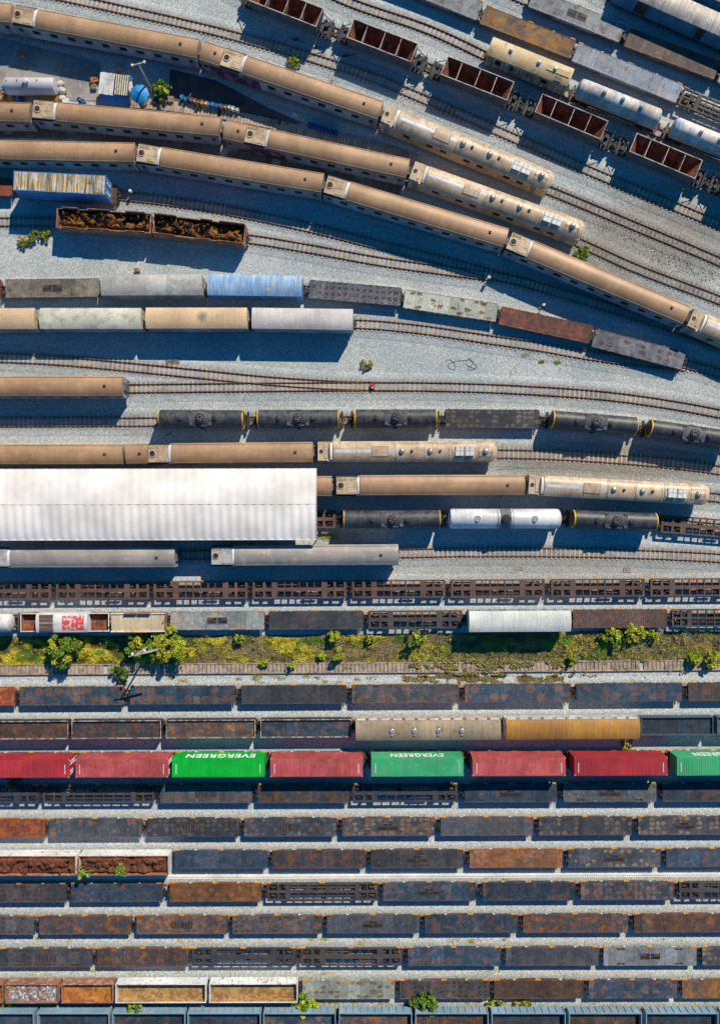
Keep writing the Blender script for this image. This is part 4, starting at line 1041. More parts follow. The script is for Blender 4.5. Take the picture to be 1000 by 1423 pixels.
# row C: box and flat at far left
p, q = P2(19.5,251,146.5,257.5,3.85)
container(p, q, 'blue box container with rust-streaked yellow roof near the left edge', blu_c, zb=FT+.01, roofm=yel_c, doors=1, ht=2.75, wd=2.5)
flat(p, (q[0]+.6, q[1]-.03), 'B', 'brown flat wagon carrying the blue and yellow box', clamps=False, group='flat wagons under the containers')
flat(*P2(-110,257,17,259.5,HF), 'R', 'red-brown flat wagon cut by left edge beside the blue and yellow box', clamps=False)
# row D scrap wagons
for k_, (a, lab) in enumerate((((79,302.5,209.5,310.5), 'left of the two rusty open wagons heaped with brown scrap'), ((213.5,311,340,326), 'right of the two rusty open wagons heaped with brown scrap'))):
    p, q = P2(*a, 2.5)
    gw = gondola(p, q, lab, rimr, rustin, depth=.9, top=2.5, w=2.6, cols=rimr, group='rusty scrap wagons by the curved track')
    for sx, wl in (((-4.4, 2.1), (-.6, 2.9), (4.2, 2.6)) if k_ == 0 else ((-4.6, 3.0), (.9, 1.6), (4.3, 3.4))):
        for s_ in (-1, 1): part(('rais', wl, s_), 'raised_side_panel', rimr, gw, (lambda wl, s_: lambda m: m.box(-wl/2, wl/2, s_*1.22-.035, s_*1.22+.035, 2.56, 3.15 if s_ > 0 else 2.75))(wl, s_), (sx, 0, 0))
    heap(p, q, ('brown scrap curls heaped in the left rusty wagon', 'brown scrap curls heaped in the right rusty wagon')[k_], scrap, 1.80, .85, 2.3, seed=11+k_)
# row E
boxg = mat('box_roof_grey', (.46, .44, .41), (.36, .35, .33), .5, .5, (.52, .50, .45), .35, 1.6, rough=.7, streak=.05)
boxgr = mat('box_roof_greenish', (.60, .575, .47), (.44, .42, .36), .42, .8, (.68, .62, .48), .3, 1.6, rough=.7, streak=.06)
boxt = mat('box_roof_tan', (.70, .49, .30), (.64, .46, .29), .5, .4, (.36, .30, .24), .18, .5, rough=.7, streak=.04)
boxw = mat('box_roof_pale', (.58, .53, .50), (.50, .46, .44), .5, .5, (.53, .50, .45), .3, 1.1, rough=.7, streak=.1)
boxw2 = mat('box_roof_white', (.70, .71, .64), (.62, .65, .62), .5, .5, (.66, .61, .50), .3, 1.1, rough=.65, streak=.12)
boxb = mat('box_roof_blue', (.28, .47, .72), (.36, .52, .72), .5, .6, (.62, .56, .38), .27, 1., rough=.6, streak=.35)
flat(*P2(8,401,138,399.5,HF), 'OL', 'olive grey flat wagon with centre recess left of the grey box wagon', grille=2, clamps=False)
flat(*P2(-120,402,2,401,HF), 'R', 'reddish flat wagon cut off at the left edge beside the olive one', clamps=False)
boxcar(*P2(140.5,395.5,280.5,395,3.4), 'grey-roofed box wagon left of the blue striped one', boxg, silver, ribs=1.45)
boxcar(*P2(288.5,395,419,397,3.4), 'blue box wagon with rust-streaked ribbed roof', boxb, blu_c, ribs=.3)
flat(*P2(429.5,401.5,556.5,412.5,HF), 'DB', 'dark flat wagon covered in brown patches right of the blue box wagon', clamps=False)
flat(*P2(561.5,415,690,434.5,HF), 'G', 'pale green flat wagon with a few brown squares', clamps=False)
flat(*P2(694.5,438,821,465,HF), 'RB', 'brick red flat wagon with dark patches below the golden coach', clamps=False)
flat(*P2(824.5,469,949.5,501.5,HF), 'GB', 'grey flat wagon with brown patches at the end of its row', clamps=False)
def stained(base_):
    m = base_.copy(); m.name = 'box_roof_stained'; nt = m.node_tree; b = [n for n in nt.nodes if n.type == 'BSDF_PRINCIPLED'][0]
    src = b.inputs['Base Color'].links[0].from_socket; tc = N(nt, 'ShaderNodeTexCoord')
    v = vmath(nt, 'SUBTRACT', tc.outputs['Object'], (.85, .1, 3.5)); sp = N(nt, 'ShaderNodeSeparateXYZ'); L(nt, v, sp.inputs[0])
    d = math_(nt, 'SQRT', math_(nt, 'ADD', math_(nt, 'MULTIPLY', sp.outputs[0], sp.outputs[0]), math_(nt, 'MULTIPLY', sp.outputs[1], sp.outputs[1])))
    d = math_(nt, 'ADD', d, math_(nt, 'MULTIPLY', math_(nt, 'SUBTRACT', noise(nt, v, 2.5, 4), .5), .8))
    L(nt, mixc(nt, ramp(nt, d, 1.0, .2, 0., .72), src, (.13, .12, .11)), b.inputs['Base Color']); return m
boxstain = stained(boxt)
# row F
boxcar(*P2(-92,443,48,442,3.4), 'tan-roofed box wagon cut off by the left edge', boxt, silver, ribs=1.45)
boxcar(*P2(55.5,442,195.5,442,3.4), 'greenish grey-roofed box wagon, second in the lower box row', boxgr, silver, ribs=1.45)
boxcar(*P2(202.5,441.5,343,441.5,3.4), 'tan-roofed box wagon with a dark round stain', boxstain, silver, ribs=1.45)
boxcar(*P2(350,441.5,490,443.5,3.4), 'pale grey-roofed box wagon at the right end of its row', boxw, silver, ribs=1.45)
# row H
coach(*P2(-88,537,171,537,HC), 'single tan coach standing alone at left by the turnout')
# row I tanks
ht = 2.25
tl = [(220.5,582,341,582.5),(357,582,472.5,582),(491,581.5,607.5,581.5)]
for i, a in enumerate(tl): tank(*P2(*a, ht), ['black tank wagon with yellow ends, leftmost of the upper tank row','black tank wagon with yellow ends, second in the upper tank row','black yellow-ended tank wagon beside the dark spotted flat wagon'][i])
flat(*P2(618.5,581.5,748.5,582.5,HF+1.0*0), 'CP', 'dark flat wagon with ochre blotches between black tank wagons', clamps=False, w=2.5)
tank(*P2(764.5,582.7,884,592.5,ht), 'black yellow-ended tank wagon right of the dark spotted flat wagon')
tank(*P2(899,595,1018,612,ht), 'black yellow-ended tank wagon cut by the right edge')
# row J
coach(*P2(-85,632,171.5,631.5,HC), 'tan coach along the shed top at the left edge')
coach(*P2(175.5,631,434.5,628.5,HC), 'tan coach with short end section above the white shed', cabin=2.9)
railcar(*P2(441,627.5,690,627,HC), 'straight hatched railcar just right of the white shed top corner')
# row K
coach(*P2(210,677,461,676,HC), 'tan coach whose end sticks out from the white shed')
coach(*P2(467,675,728,674,HC), 'tan coach standing between white shed and hatched railcar')
railcar(*P2(733.5,673.5,983.5,688,HC), 'slightly turned hatched railcar above the row of tank wagons')
# row L
skeleton(*P2(340,721.5,466,721.3,HF), skelb, 'brown open-frame wagon end sticking out of the white shed')
tank(*P2(475.5,721.7,612.5,721.5,ht), 'black yellow-ended tank wagon beside the shed, left of the silver one')
tank(*P2(622,720.8,778,720.8,ht), 'long silver tank wagon with a dark middle band', tanksil, None, 'silver', 1.32)
tank(*P2(793,721,911,725.5,ht), 'black yellow-ended tank wagon right of the silver one')
skeleton(*P2(918,727.5,1045,738,HF), skelb, 'brown open-frame wagon at right edge, right of the tank wagons')
# row M
coach(*P2(-17,775,243,774.5,HC), 'grey-roofed coach at the left edge below the white shed', rm=greyroof, am=acg, group='grey passenger coaches')
coach(*P2(294,772.5,553,771,HC), 'grey-roofed coach below the shed with open track to its right', rm=greyroof, am=acg, group='grey passenger coaches')
# row O specials
p, q = row_pts(ko, -105, 19, 2.2); tank(p, q, 'white tank wagon end cut by the left edge, above the grass', white, None, 'silver', 1.2)
p, q = row_pts(ko, 155, 228, 2.6)
crate = mat('crate_cream', (.62, .52, .36), (.55, .45, .30), .5, .6, rough=.7, streak=.15)
r_ = boxcar(p, q, 'short cream-topped wagon between red-marked wagon and grey flat', crate, rimr, w=2.5, ze=2.5, zr=2.58, group='odd wagons above the grass strip', nm='covered_wagon')
part('crfr', 'roof_frame', rimw, r_, lambda m: (m.box(-3.6, 3.6, 1.14, 1.24, 2.5, 2.68), m.box(-3.6, 3.6, -1.24, -1.14, 2.5, 2.68)))
p, q = row_pts(ko, 29, 152, 2.0)
r_ = gondola(p, q, 'works wagon with white red-marked housing in its middle', rimw, rustin, depth=.8, top=2.0, w=2.45, cols=rimr, group='odd wagons above the grass strip')
redmark = mat('faded_red_marking', (.62, .10, .09), (.75, .62, .60), .42, 2.2, rough=.6)
hz = part('hous', 'housing', white, r_, lambda m: m.prism(arch(2.5, 2.5, 2.75, 8, 2.2, 1.0), -3.6, 3.2))
part('housr', 'red_marking', redmark, hz, lambda m: m.prism([(y*.8, z+.012) for y, z in arch(2.4, 2.62, 2.75, 8, 2.2, 2.5)], -.1, 2.8))
part('housg', 'vent_panel', MATS['frame_brown'], hz, lambda m: [m.box(-3.1+a*.0, -1.3, -1.0+a*.55, -.55+a*.55, 2.5, 2.775) for a in range(4)])
p, q = row_pts(ko, 651.5, 793, 3.4); boxcar(p, q, 'pale blue-white box wagon casting shadow on the grass strip', boxw2, silver, ribs=1.45)

# ---------------- tracks ------------------------------------------------------------
for line, lab in ((k1,'track below the grass strip carrying navy flat wagons'),(k2,'track under the row with the orange covered wagon'),(k3,'track under the row of shipping containers'),(k4,'track just below the container row'),(k5,'track of the second row below the containers'),
                  (k6,'track just above the pale cable trough'),(k7,'track just below the pale cable trough'),(k8,'track of the fourth row from the bottom'),(k9,'track of the third row from the bottom'),(k10,'track of the second row from the bottom'),(zl,'track along the bottom edge of the yard'),
                  (ko,'straight track just above the grass strip'),(kn,'track under the brown open-frame wagons')):
    row_track(line, lab)
def gh(x, y, h): # ground pixel under something seen at height h
    k = (H-h)/H; return (CX+(x-CX)*k, CY+(y-CY)*k)
track(gp((-250,-30),(-100,0), gh(20,20,HC), gh(148,44,HC), gh(278,69,HC), gh(405,112,HC), gh(530,155.5,HC), gh(650,205,HC), (757,263),(880,314),(1000,364.5),(1200,455)), 'open track leaving the uppermost railcar to the right', sleeper_w)
track(gp((-250,152), gh(0,155,HC), gh(47,152,HC), gh(175,164,HC), gh(309,178,HC), gh(440,207,HC), gh(570,236,HC), gh(690,279,HC), (800,336),(880,372),(1000,418),(1200,500)), 'open track leaving the middle railcar beside a weed tuft', sleeper_w)
track(gp((-250,225), gh(0,206,HC), gh(189,213,HC), gh(320,234,HC), gh(450,255.5,HC), gh(578,294,HC), gh(705,333,HC), gh(830,386,HC), gh(955,440,HC), gh(1195,545,HC)), 'track under the lowest slanting train of tan coaches', sleeper_w)
track(gp((-250,-80),(0,-22),(150,10),(330,52),(505,105),(680,178),(825,241),(1000,314),(1250,420)), 'long open track between hoppers and uppermost train')
track(gp((-100,-230), gh(352,-11.5,2), gh(465,32,2), gh(596,82,2), gh(730,135,2), gh(858,190,2), gh(990,244,2),(1250,350)), 'track under the slanting row of dark hoppers')
track(gp((200,-130),(476,0),(600,44), gh(737,84.5,3.3), gh(860,141,3), gh(1000,198,3),(1250,300)), 'open track leading to the faded yellow coach')
track(gp((300,-130), gh(540,-35,HF), gh(668,18,HF), gh(796,70,HF), gh(944,131,HF), gh(1066,182,HF),(1250,258)), 'track under the ochre and pale blue flat wagons')
track(gp((500,-100), gh(738,-4,HF), gh(867,49,HF), gh(998,100,HF),(1250,200)), 'track under the dark brown flat wagon in the upper right')
track(gp((700,-90), gh(862,-28,3.5), gh(1060,59,3.5),(1250,145)), 'track under the blue-sided covered wagon')
track(gp((-250,259), (0,262), gh(83,254,3), (158,272),(252,283),(330,296),(430,317),(530,342),(630,367),(705,388),(760,403),(850,430),(920,452),(1010,484),(1200,555)), 'track curving from the blue and yellow box under coach shadow')
track(gp((-250,309),(0,309),(79,310), gh(211,311,2.3),(342,332),(430,346),(530,364),(630,378),(715,390),(760,403)), 'curved track leaving the rusty scrap wagons', bed=True)
track(gp((-250,404), gh(0,401,HF), gh(140,399,HF), (284,402), gh(425,400,HF), gh(559,414,HF), gh(692,436,HF), gh(822,467,HF), gh(950,502,HF),(1000,520),(1250,612)), 'track under the brown-patched flat wagons')
track(gp((-250,451),(0,451),(491,450.5),(580,457.5),(680,472),(755,483),(811,493),(880,503),(952,510)), 'curved track leaving the pale box wagon')
track(gp((-250,490),(0,497.4),(90,502),(180,510),(270,519),(360,528),(450,534.5),(517,537)), 'diverging track of the turnout above the lone coach', sp=.64)
track(gp((-250,543),(0,542.5),(180,540),(360,538),(517,537),(600,537.5),(700,540.5),(825,548.5),(910,559),(1000,575),(1250,630)), 'long curved track running right from the turnout')
track(gp((-250,586),(0,587),(216,586), gh(350,582,ht), gh(610,581,ht), gh(755,582.5,ht), gh(892,594,ht), gh(1018,612,ht),(1250,660)), 'track carrying the upper row of black tank wagons')
track(gp((-250,635), gh(0,632,HC), gh(435,628.5,HC), gh(570,627,HC),(690,630.5),(757,632),(825,635.7),(910,642.5),(1000,653.5),(1250,700)), 'brownish open track right of the straight railcar', sleeper)
track(gp((-250,677), gh(210,677,HC), gh(728,674,HC), gh(860,680,HC), gh(983,688,HC),(1010,693),(1250,728)), 'track under the row ending in the turned railcar')
track(gp((-250,721), (340,721.4),(600,721),(800,721),(915,726), gh(1045,738,HF),(1250,765)), 'track carrying the silver tank wagon')
track(gp((-250,773), gh(0,775,HC),(555,768.5),(650,767),(825,768),(1000,775),(1250,795)), 'open track right of the grey coaches')

# ---------------- shed -----------------------------------------------------------------
sh = bpy.data.objects.new('storage_shed', None); COL.objects.link(sh)
he = 4.6; a = G(-250, 0, he); e1 = G(440, 652, he); e2 = G(440, 751.5, he)
cxm = (a[0]+e1[0])/2; cym = (e1[1]+e2[1])/2+.05; hl = (e1[0]-a[0])/2; wd = e1[1]-e2[1]
sh.location = (cxm, cym, 0); sh.rotation_euler = (0, 0, R(.12)); tag(sh, 'long white fabric shed with an arched ribbed roof over the tracks', 'shed')
def shr(m):
    n = 224; prof0 = arch(wd, he, he+.72, 20, 2.1)
    for i in range(n+1):
        x = -hl+2*hl*i/n; ph = abs(sin(pi*i/4))
        for (y, z) in prof0: m.v.append((x, y, z-.115*(1-ph)*(.35+.65*(y < 0))))
    k = len(prof0)
    for i in range(n):
        for j in range(k-1): A = i*k+j; m.f.append((A, A+k, A+k+1, A+1))
    m.prism([(wd/2, he-.35), (wd/2, he+.01), (wd/2-.05, he+.01), (wd/2-.05, he-.35)], -hl, hl); m.prism([(-wd/2, he-.35), (-wd/2, he+.01), (-wd/2+.05, he+.01), (-wd/2+.05, he-.35)], -hl, hl)
part(None, 'roof', tent, sh, shr)
def arcs(m):
    for i in range(28):
        x = -hl+.1+(2*hl-.2)*i/27
        m.prism([(y*.99, z-.12) for y, z in arch(wd, he, he+.72, 20, 2.1)[::-1]]+[(y*.97, z-.25) for y, z in arch(wd, he, he+.72, 20, 2.1)], x-.05, x+.05)
part(None, 'roof_frame', steel, sh, arcs)
part(None, 'roof_seam', mat('seam_grey', (.62, .60, .58)), sh, lambda m: [m.box(-hl+.05, hl-.05, y-.03, y+.03, he+.72*(1-abs(2*y/wd)**2.1)-.02, he+.72*(1-abs(2*y/wd)**2.1)+.015) for y in (.02,)])
for i in range(12):
    x = -hl+.15+(2*hl-.3)*i/11
    for s in (-1, 1): part('spost', 'post', steel, sh, lambda m: m.cyl((0, 0, 0), (0, 0, he-.1), .09, 8), (x, s*(wd/2-.12), 0))
part(None, 'gable_edge', white, sh, lambda m: m.prism(arch(wd, he, he+.77, 20, 2.1)[::-1]+arch(wd*.985, he-.05, he+.65, 20, 2.1), hl-.08, hl+.02))

# ---------------- upper left yard: paving, sleepers, tank, hut -------------------------
def paving(pts, label, m_, name='pavement', z=.05, kind='structure'):
    mb = MB(); mb.poly(gp(*pts)[::-1], -.01, z); o = link(name, mb.mesh(name, m_, False)); tag(o, kind=kind); return o
paving([(-200,45),(20,58),(140,88),(140,140),(-200,142)], '', concrete)
paving([(236,96),(300,112),(372,150),(420,171),(350,176),(236,148)], '', plates, z=.045)
def slab_strip(P, w, pitch, label, m_, kerb=True, gap=.05, name='sleeper_strip', z=.2, seed=3):
    pts = catmull(gp(*P), .6); rnd = random.Random(seed)
    o = bpy.data.objects.new(name, None); COL.objects.link(o); o.location = (pts[0].x, pts[0].y, 0); tag(o, label, 'sleeper strip'); off = -pts[0]
    lp = [p+off for p in pts]; m = MB(); tot = 0; nxt = .2
    for i in range(len(lp)-1):
        a, b = lp[i], lp[i+1]; sl = (b-a).length
        while nxt < tot+sl:
            c = a+(b-a)*((nxt-tot)/sl)
            if rnd.random() > .03: m.rbox((c.x, c.y), pitch/2-gap/2, w/2+rnd.uniform(-.04, .04), -.01, z+rnd.uniform(-.04, .04), atan2(b.y-a.y, b.x-a.x)+rnd.uniform(-.03, .03))
            nxt += pitch
        tot += sl
    tag(link('sleepers', m.mesh('sleepers', m_, False), o), kind='stuff')
    if kerb:
        for s in (-1, 1):
            mm = MB(); y = s*(w/2+.07); sweep_closed(mm, lp, [(y-.06, -.01), (y+.06, -.01), (y+.06, z+.06), (y-.06, z+.06)]); link('edge_beam', mm.mesh('edge_beam', m_), o)
    return o
mat('strip_pinkish', (.44, .34, .26), (.28, .22, .175), .45, .9, (.55, .43, .33), .3, 2., rough=.9)
slab_strip([(135,142),(200,145),(250,150),(330,163),(400,178),(470,193),(540,211),(580,224)], 1.35, .46, 'weathered sleepers laid side by side above the middle tan train', MATS['strip_pinkish'], kerb=False)
slab_strip([(-60,932),(0,930.5),(300,928.5),(600,927),(1000,923.5),(1060,923)], 1.15, .56, 'disused track of weathered sleepers along the grass strip', mat('strip_pinkish', (.44, .34, .26), (.28, .22, .175), .45, .9, (.55, .43, .33), .3, 2., rough=.9), kerb=True, gap=.09, seed=8)
slab_strip([(0,182),(100,184),(200,192),(330,212),(450,236),(560,262)], 1.9, 1.05, 'grey slabs paved between the middle and lowest tan trains', slabs, kerb=False, gap=.07, z=.12)
# cable trough
pts = gp((-60,1218.5),(500,1217.5),(1060,1214.5)); m = MB(); mk = MB()
tr = bpy.data.objects.new('cable_trough', None); COL.objects.link(tr); tr.location = (pts[0][0], pts[0][1], 0); tag(tr, 'pale concrete cable trough running between rows of flat wagons', 'cable trough')
lp = [Vector(p)-Vector(pts[0]) for p in catmull(pts, .6)]
sweep_closed(m, lp, [(-.26, -.01), (.26, -.01), (.26, .14), (-.26, .14)]); link('channel', m.mesh('channel', mat('trough_white', (.88, .86, .82), (.8, .78, .75), .4, .5, grain=.1)), tr)
for i in range(len(lp)-1):
    for t in (.25, .75):
        c = lp[i]+(lp[i+1]-lp[i])*t; mk.box(c.x-.07, c.x+.07, c.y-.09, c.y+.03, .141, .15)
tag(link('lid_slots', mk.mesh('lid_slots', MATS['gangway_grey'], False), tr), kind='stuff')

# storage tank
def simple(name, label, cat, x, y, h=0, rz=0, group=None):
    g_ = G(x, y, h); o = bpy.data.objects.new(name, None); COL.objects.link(o); o.location = (g_[0], g_[1], 0); o.rotation_euler = (0, 0, rz); tag(o, label, cat, group); return o
st = simple('storage_tank', 'light grey cylindrical tank lying on cradles beside concrete paving', 'tank', 43, 119.5, 1.6)
part(None, 'tank_shell', mat('tank_grey_lilac', (.60, .59, .61), (.54, .53, .54), .4, .5, rough=.45, grain=.05), st, lambda m: m.rev([(-3.35,.6),(-3.25,.95),(-3.05,1.05),(3.05,1.05),(3.25,.95),(3.35,.6)], 28, 'x', (0,0,1.5)))
part(None, 'manhole', tanksil, st, lambda m: m.rev([(0,.38),(.5,.38),(.54,.3)], 18, 'z', (-.2,0,2.5)))
for x in (-2, 2): part('cradle', 'cradle', concrete, st, lambda m: m.box(-.2, .2, -.9, .9, .0, .75), (x, 0, 0))
for x in (-2.8, 1.2, -1.4): part('tport', 'port', black, st, lambda m: m.cyl((0,0,2.4),(0,0,2.7),.06,8), (x, .2, 0))
yp = simple('platform_box', 'rusty orange box partly under the light grey storage tank', 'box', 69, 134, .9)
part(None, 'box_body', rustor, yp, lambda m: (m.box(-.95,.95,-.55,.55,0,.9), [m.box(-.9+i*.4,-.8+i*.4,-.56,.56,.901,.93) for i in range(5)]))
def sack(x, y, s, lab, m_, seed):
    o = simple('sack', lab, 'sack', x, y, .3, 0, 'pale sacks beside the storage tank'); rnd = random.Random(seed)
    def b(m):
        pr = [(-s*.6, .1), (-s*.5, s*.4), (-s*.1, s*.52), (s*.3, s*.45), (s*.6, .12)]; m.rev(pr, 10, 'x', (0, 0, s*.4))
        m.v[:] = [(v[0]+rnd.uniform(-.06,.06), v[1]+rnd.uniform(-.06,.06), max(0, v[2]*.8+rnd.uniform(-.05,.05))) for v in m.v]
    part(None, 'cloth_body', m_, o, b)
    part(None, 'tie', black, o, lambda m: m.cyl((s*.52, 0, s*.3), (s*.62, 0, s*.3), .1, 6)); return o
sack(84,116,.8,'white sack, upper of three beside the storage tank end',white,1); sack(86,126,.95,'white sack in the middle beside the storage tank end',white,2); sack(87,136,.8,'lowest white sack next to the tan coach',white,3)
# workers' hut with striped roof and tarpaulin
hut = simple('hut', 'low hut with striped white and green roof sheets and blue tarpaulin', 'hut', 158, 117, 2.2, R(-6))
part(None, 'wall', sleeper_w, hut, lambda m: (m.box(-1.9,1.9,-1.35,-1.27,0,2.0), m.box(-1.9,1.9,1.27,1.35,0,2.1), m.box(-1.9,-1.82,-1.27,1.27,0,2.0), m.box(1.82,1.9,-1.27,1.27,0,2.0)))
part(None, 'roof', white, hut, lambda m: [m.rbox((-1.75+i*.33, random.uniform(-.05,.05)), .155, 1.45, 2.12+.015*(i%2), 2.18+.015*(i%2), random.uniform(-.03,.03)) for i in range(6)])
grnst = mat('striped_sheet', (.62,.60,.50), (.42,.38,.30), .5, 3.)
part(None, 'striped_sheet', grnst, hut, lambda m: [m.box(.25+i*.30,.40+i*.30,-1.35,1.35,2.20,2.25) for i in range(6)])
part(None, 'dark_batten', mat('green_batten',(.10,.14,.06),(.16,.09,.05),.5,3.), hut, lambda m: [m.box(.40+i*.30,.55+i*.30,-1.32,1.32,2.19,2.23) for i in range(6)])
def tarp(m):
    n = 14
    for i in range(n+1):
        for j in range(4):
            m.v.append((-1.8+3.9*i/n, -1.2-.35*j+.05*sin(i*1.7), 2.14-.28*j+.10*sin(i*1.3+j)))
    for i in range(n):
        for j in range(3): A = i*4+j; m.f.append((A, A+4, A+5, A+1))
part(None, 'tarpaulin', mat('tarpaulin_blue', (.03,.16,.50), (.05,.2,.5), .4, 2., rough=.5), hut, tarp)
part(None, 'side_sheet', white, hut, lambda m: m.rbox((2.15, .2), .3, .8, 1.9, 1.96, .3))
part(None, 'blue_sheet', MATS['tarpaulin_blue'], hut, lambda m: m.rbox((1.95, 1.1), .35, .35, 1.98, 2.03, .7))
um = simple('parasol', 'large bright blue parasol beside the hut', 'parasol', 193, 129, 2.3)
def umb(m):
    n = 10; m.v.append((0, 0, 2.6))
    for k, (r_, z) in enumerate(((.45, 2.5), (.9, 2.32), (1.3, 2.08))):
        for i in range(n*2):
            a = pi*i/n; q_ = 1 if i % 2 == 0 else .93; m.v.append((r_*q_*cos(a), r_*q_*sin(a), z-(0 if i % 2 == 0 else .03)))
    N_ = n*2
    for i in range(N_): m.f.append((0, 1+i, 1+(i+1) % N_))
    for k in range(2):
        for i in range(N_): a = 1+k*N_+i; b = 1+k*N_+(i+1) % N_; m.f.append((a, a+N_, b+N_, b))
part(None, 'canopy', mat('parasol_blue', (.03,.25,.58), (.06,.32,.6), .4, 2., rough=.6, grain=.15), um, umb)
part(None, 'pole', steel, um, lambda m: m.cyl((0,0,0),(0,0,2.7),.03,8))
for i, (x, y, w_, d_, hh_, rz, mm, lab) in enumerate(((132,112,.5,.35,.5,.3,'rust_orange','small rust coloured crate against the left wall of the hut'),(131,121,.35,.3,.4,0,'white_paint','small white crate left of the hut'),(176,141,.45,.3,.5,.2,'concrete','grey crate below the blue parasol'),
        (200,141,.3,.5,.6,.5,'white_paint','white crate at the foot of the lamp post'),(219,141,.5,.3,.5,.2,'black_iron','dark crate right of the lamp post foot'),(238,139,.35,.35,.5,0,'rust_tan','tan crate left of the row of drums'),(92,141,.4,.3,.4,.2,'white_paint','white crate by the concrete edge left of the hut'),
        (30,76,.3,.3,.5,0,'concrete','small grey crate in shade on the concrete paving'),(166,95,.35,.25,1.2,.3,'concrete','tall grey crate above the striped hut roof'))):
    cr = simple('crate', lab, 'crate', x, y, hh_/2, rz, 'crates lying around the hut')
    part(None, 'box', MATS[mm], cr, (lambda w_, d_, hh_: lambda m: m.box(-w_, w_, -d_, d_, 0, hh_))(w_, d_, hh_))
    part(None, 'lid', sleeper_w if i % 2 else MATS[mm], cr, (lambda w_, d_, hh_: lambda m: (m.box(-w_-.03, w_+.03, -d_-.03, d_+.03, hh_+.001, hh_+.05), m.box(-w_, w_, -.04, .04, hh_+.051, hh_+.07)))(w_, d_, hh_))
gt = simple('gas_bottle', 'long green cylinder lying right of the lamp post foot', 'gas bottle', 224, 133.5, .3, R(-2))
part(None, 'bottle', mat('bottle_green', (.04,.22,.10), (.03,.14,.07), .4, 3., rough=.5), gt, lambda m: m.rev([(-1.0,.12),(-.9,.24),(.85,.24),(1.05,.1),(1.1,.06)], 16, 'x', (0,0,.25)))
part(None, 'valve', steel, gt, lambda m: m.cyl((1.1,0,.25),(1.25,0,.25),.06,8))
ws = simple('plastic_sheet', 'small crumpled white sheet on dark plates right of the drums', 'sheet', 410, 160)
part(None, 'sheet', white, ws, lambda m: (m.rbox((0,0), .42, .28, .05, .10, -.3)))
# drums and pots
cols = {'blue': (.05,.22,.5), 'brown': (.28,.13,.07), 'white': (.7,.7,.68), 'tan': (.45,.33,.2), 'orange': (.6,.28,.05), 'navy': (.02,.08,.3)}
drumm = {k: mat('drum_'+k, c, tuple(x*.6 for x in c), .4, 3., rough=.5, grain=.2) for k, c in cols.items()}
def drum(x, y, col, lab, cat='drum', r_=.30, h_=.85, open_=False, group=None):
    o = simple('drum', lab, cat, x, y, .8, 0, group)
    part(('drum', col, r_, h_), 'barrel', drumm[col], o, lambda m: m.rev([(0,r_*.96),(.28,r_),(.3,r_+.02),(.32,r_),(.55,r_),(.57,r_+.02),(.59,r_),(h_,r_*.97),(h_,r_*.86),(h_-.05,r_*.84),(h_-.05,.01)], 16, 'z'))
    part(('bung', r_, h_), 'bung', black if col != 'brown' else white, o, lambda m: m.cyl((r_*.45, 0, h_-.05), (r_*.45, 0, h_+.02), .07, 8)); return o
row_ = [(253,134,'blue'),(258,137,'blue'),(263,135.5,'navy'),(266,138,'brown'),(271,139.5,'tan'),(277,141,'brown'),(281,142,'orange'),(287,143,'white'),(291,144,'blue'),(296,144.5,'blue'),(301,146,'blue'),(306,146,'blue'),(309,147.5,'brown'),(314,148,'tan'),(319,148.5,'white'),(324,150,'white'),(330,152,'white')]
for i, (x, y, c) in enumerate(row_):
    drum(x, y, c, f"{c} drum, number {i+1} from left in row beside the sleeper strip" if True else '', group='drums lined up by the sleeper strip', r_=.24+.05*(i % 3 == 0))
for i in range(7): drum(430+i*6, 172+i*1.9, 'navy', f"blue drum, number {i+1} from left in shade beside the middle tan train", group='blue drums in the shade', r_=.29)
for i, (x, y, c) in enumerate([(4,122,'blue'),(3,128,'brown'),(9,129,'white'),(1,135,'tan'),(7,136,'orange'),(13,135,'orange'),(5,131,'orange'),(23,134,'blue'),(29,136,'navy'),(110,138,'navy'),(115,140,'blue')]):
    drum(x, y, c, f"{c} drum near the storage tank, number {i+1} of that cluster", group='drums around the storage tank', r_=.26+.06*(i % 2))
# lamp posts
def lamp(x, y, hh, rz, lab, arm=0., lean=(0,0)):
    g_ = G(x, y); o = bpy.data.objects.new('lamp_post', None); COL.objects.link(o); o.location = (g_[0], g_[1], 0); o.rotation_euler = (0, 0, rz); tag(o, lab, 'lamp post', 'yard lamp posts')
    cm = mat('post_grey', (.50,.45,.40), (.36,.32,.28), .5, 1.)
    part(None, 'pole', cm, o, lambda m: m.cyl((0,0,0),(0,0,hh),.16,12,.10))
    part(None, 'crossarm', cm, o, lambda m: (m.box(-.9,.9,-.06,.06,hh-.1,hh+.02), m.box(0,arm,-.11,.11,hh-.05,hh+.12) if arm else None))
    for s in (-1, 1): part('lampb', 'lamp_head', white, o, lambda m: m.prism([(-.22,hh-.05),(.22,hh-.05),(.12,hh+.12),(-.12,hh+.12)],-.13,.13), (s*.8, 0, 0))
    return o
lamp(211.5, 127, 6.2, R(15), 'grey lamp post standing beside the blue parasol')
lamp(212, 895, 7.6, R(14), 'pale lamp post rising from the grass strip', arm=3.0)
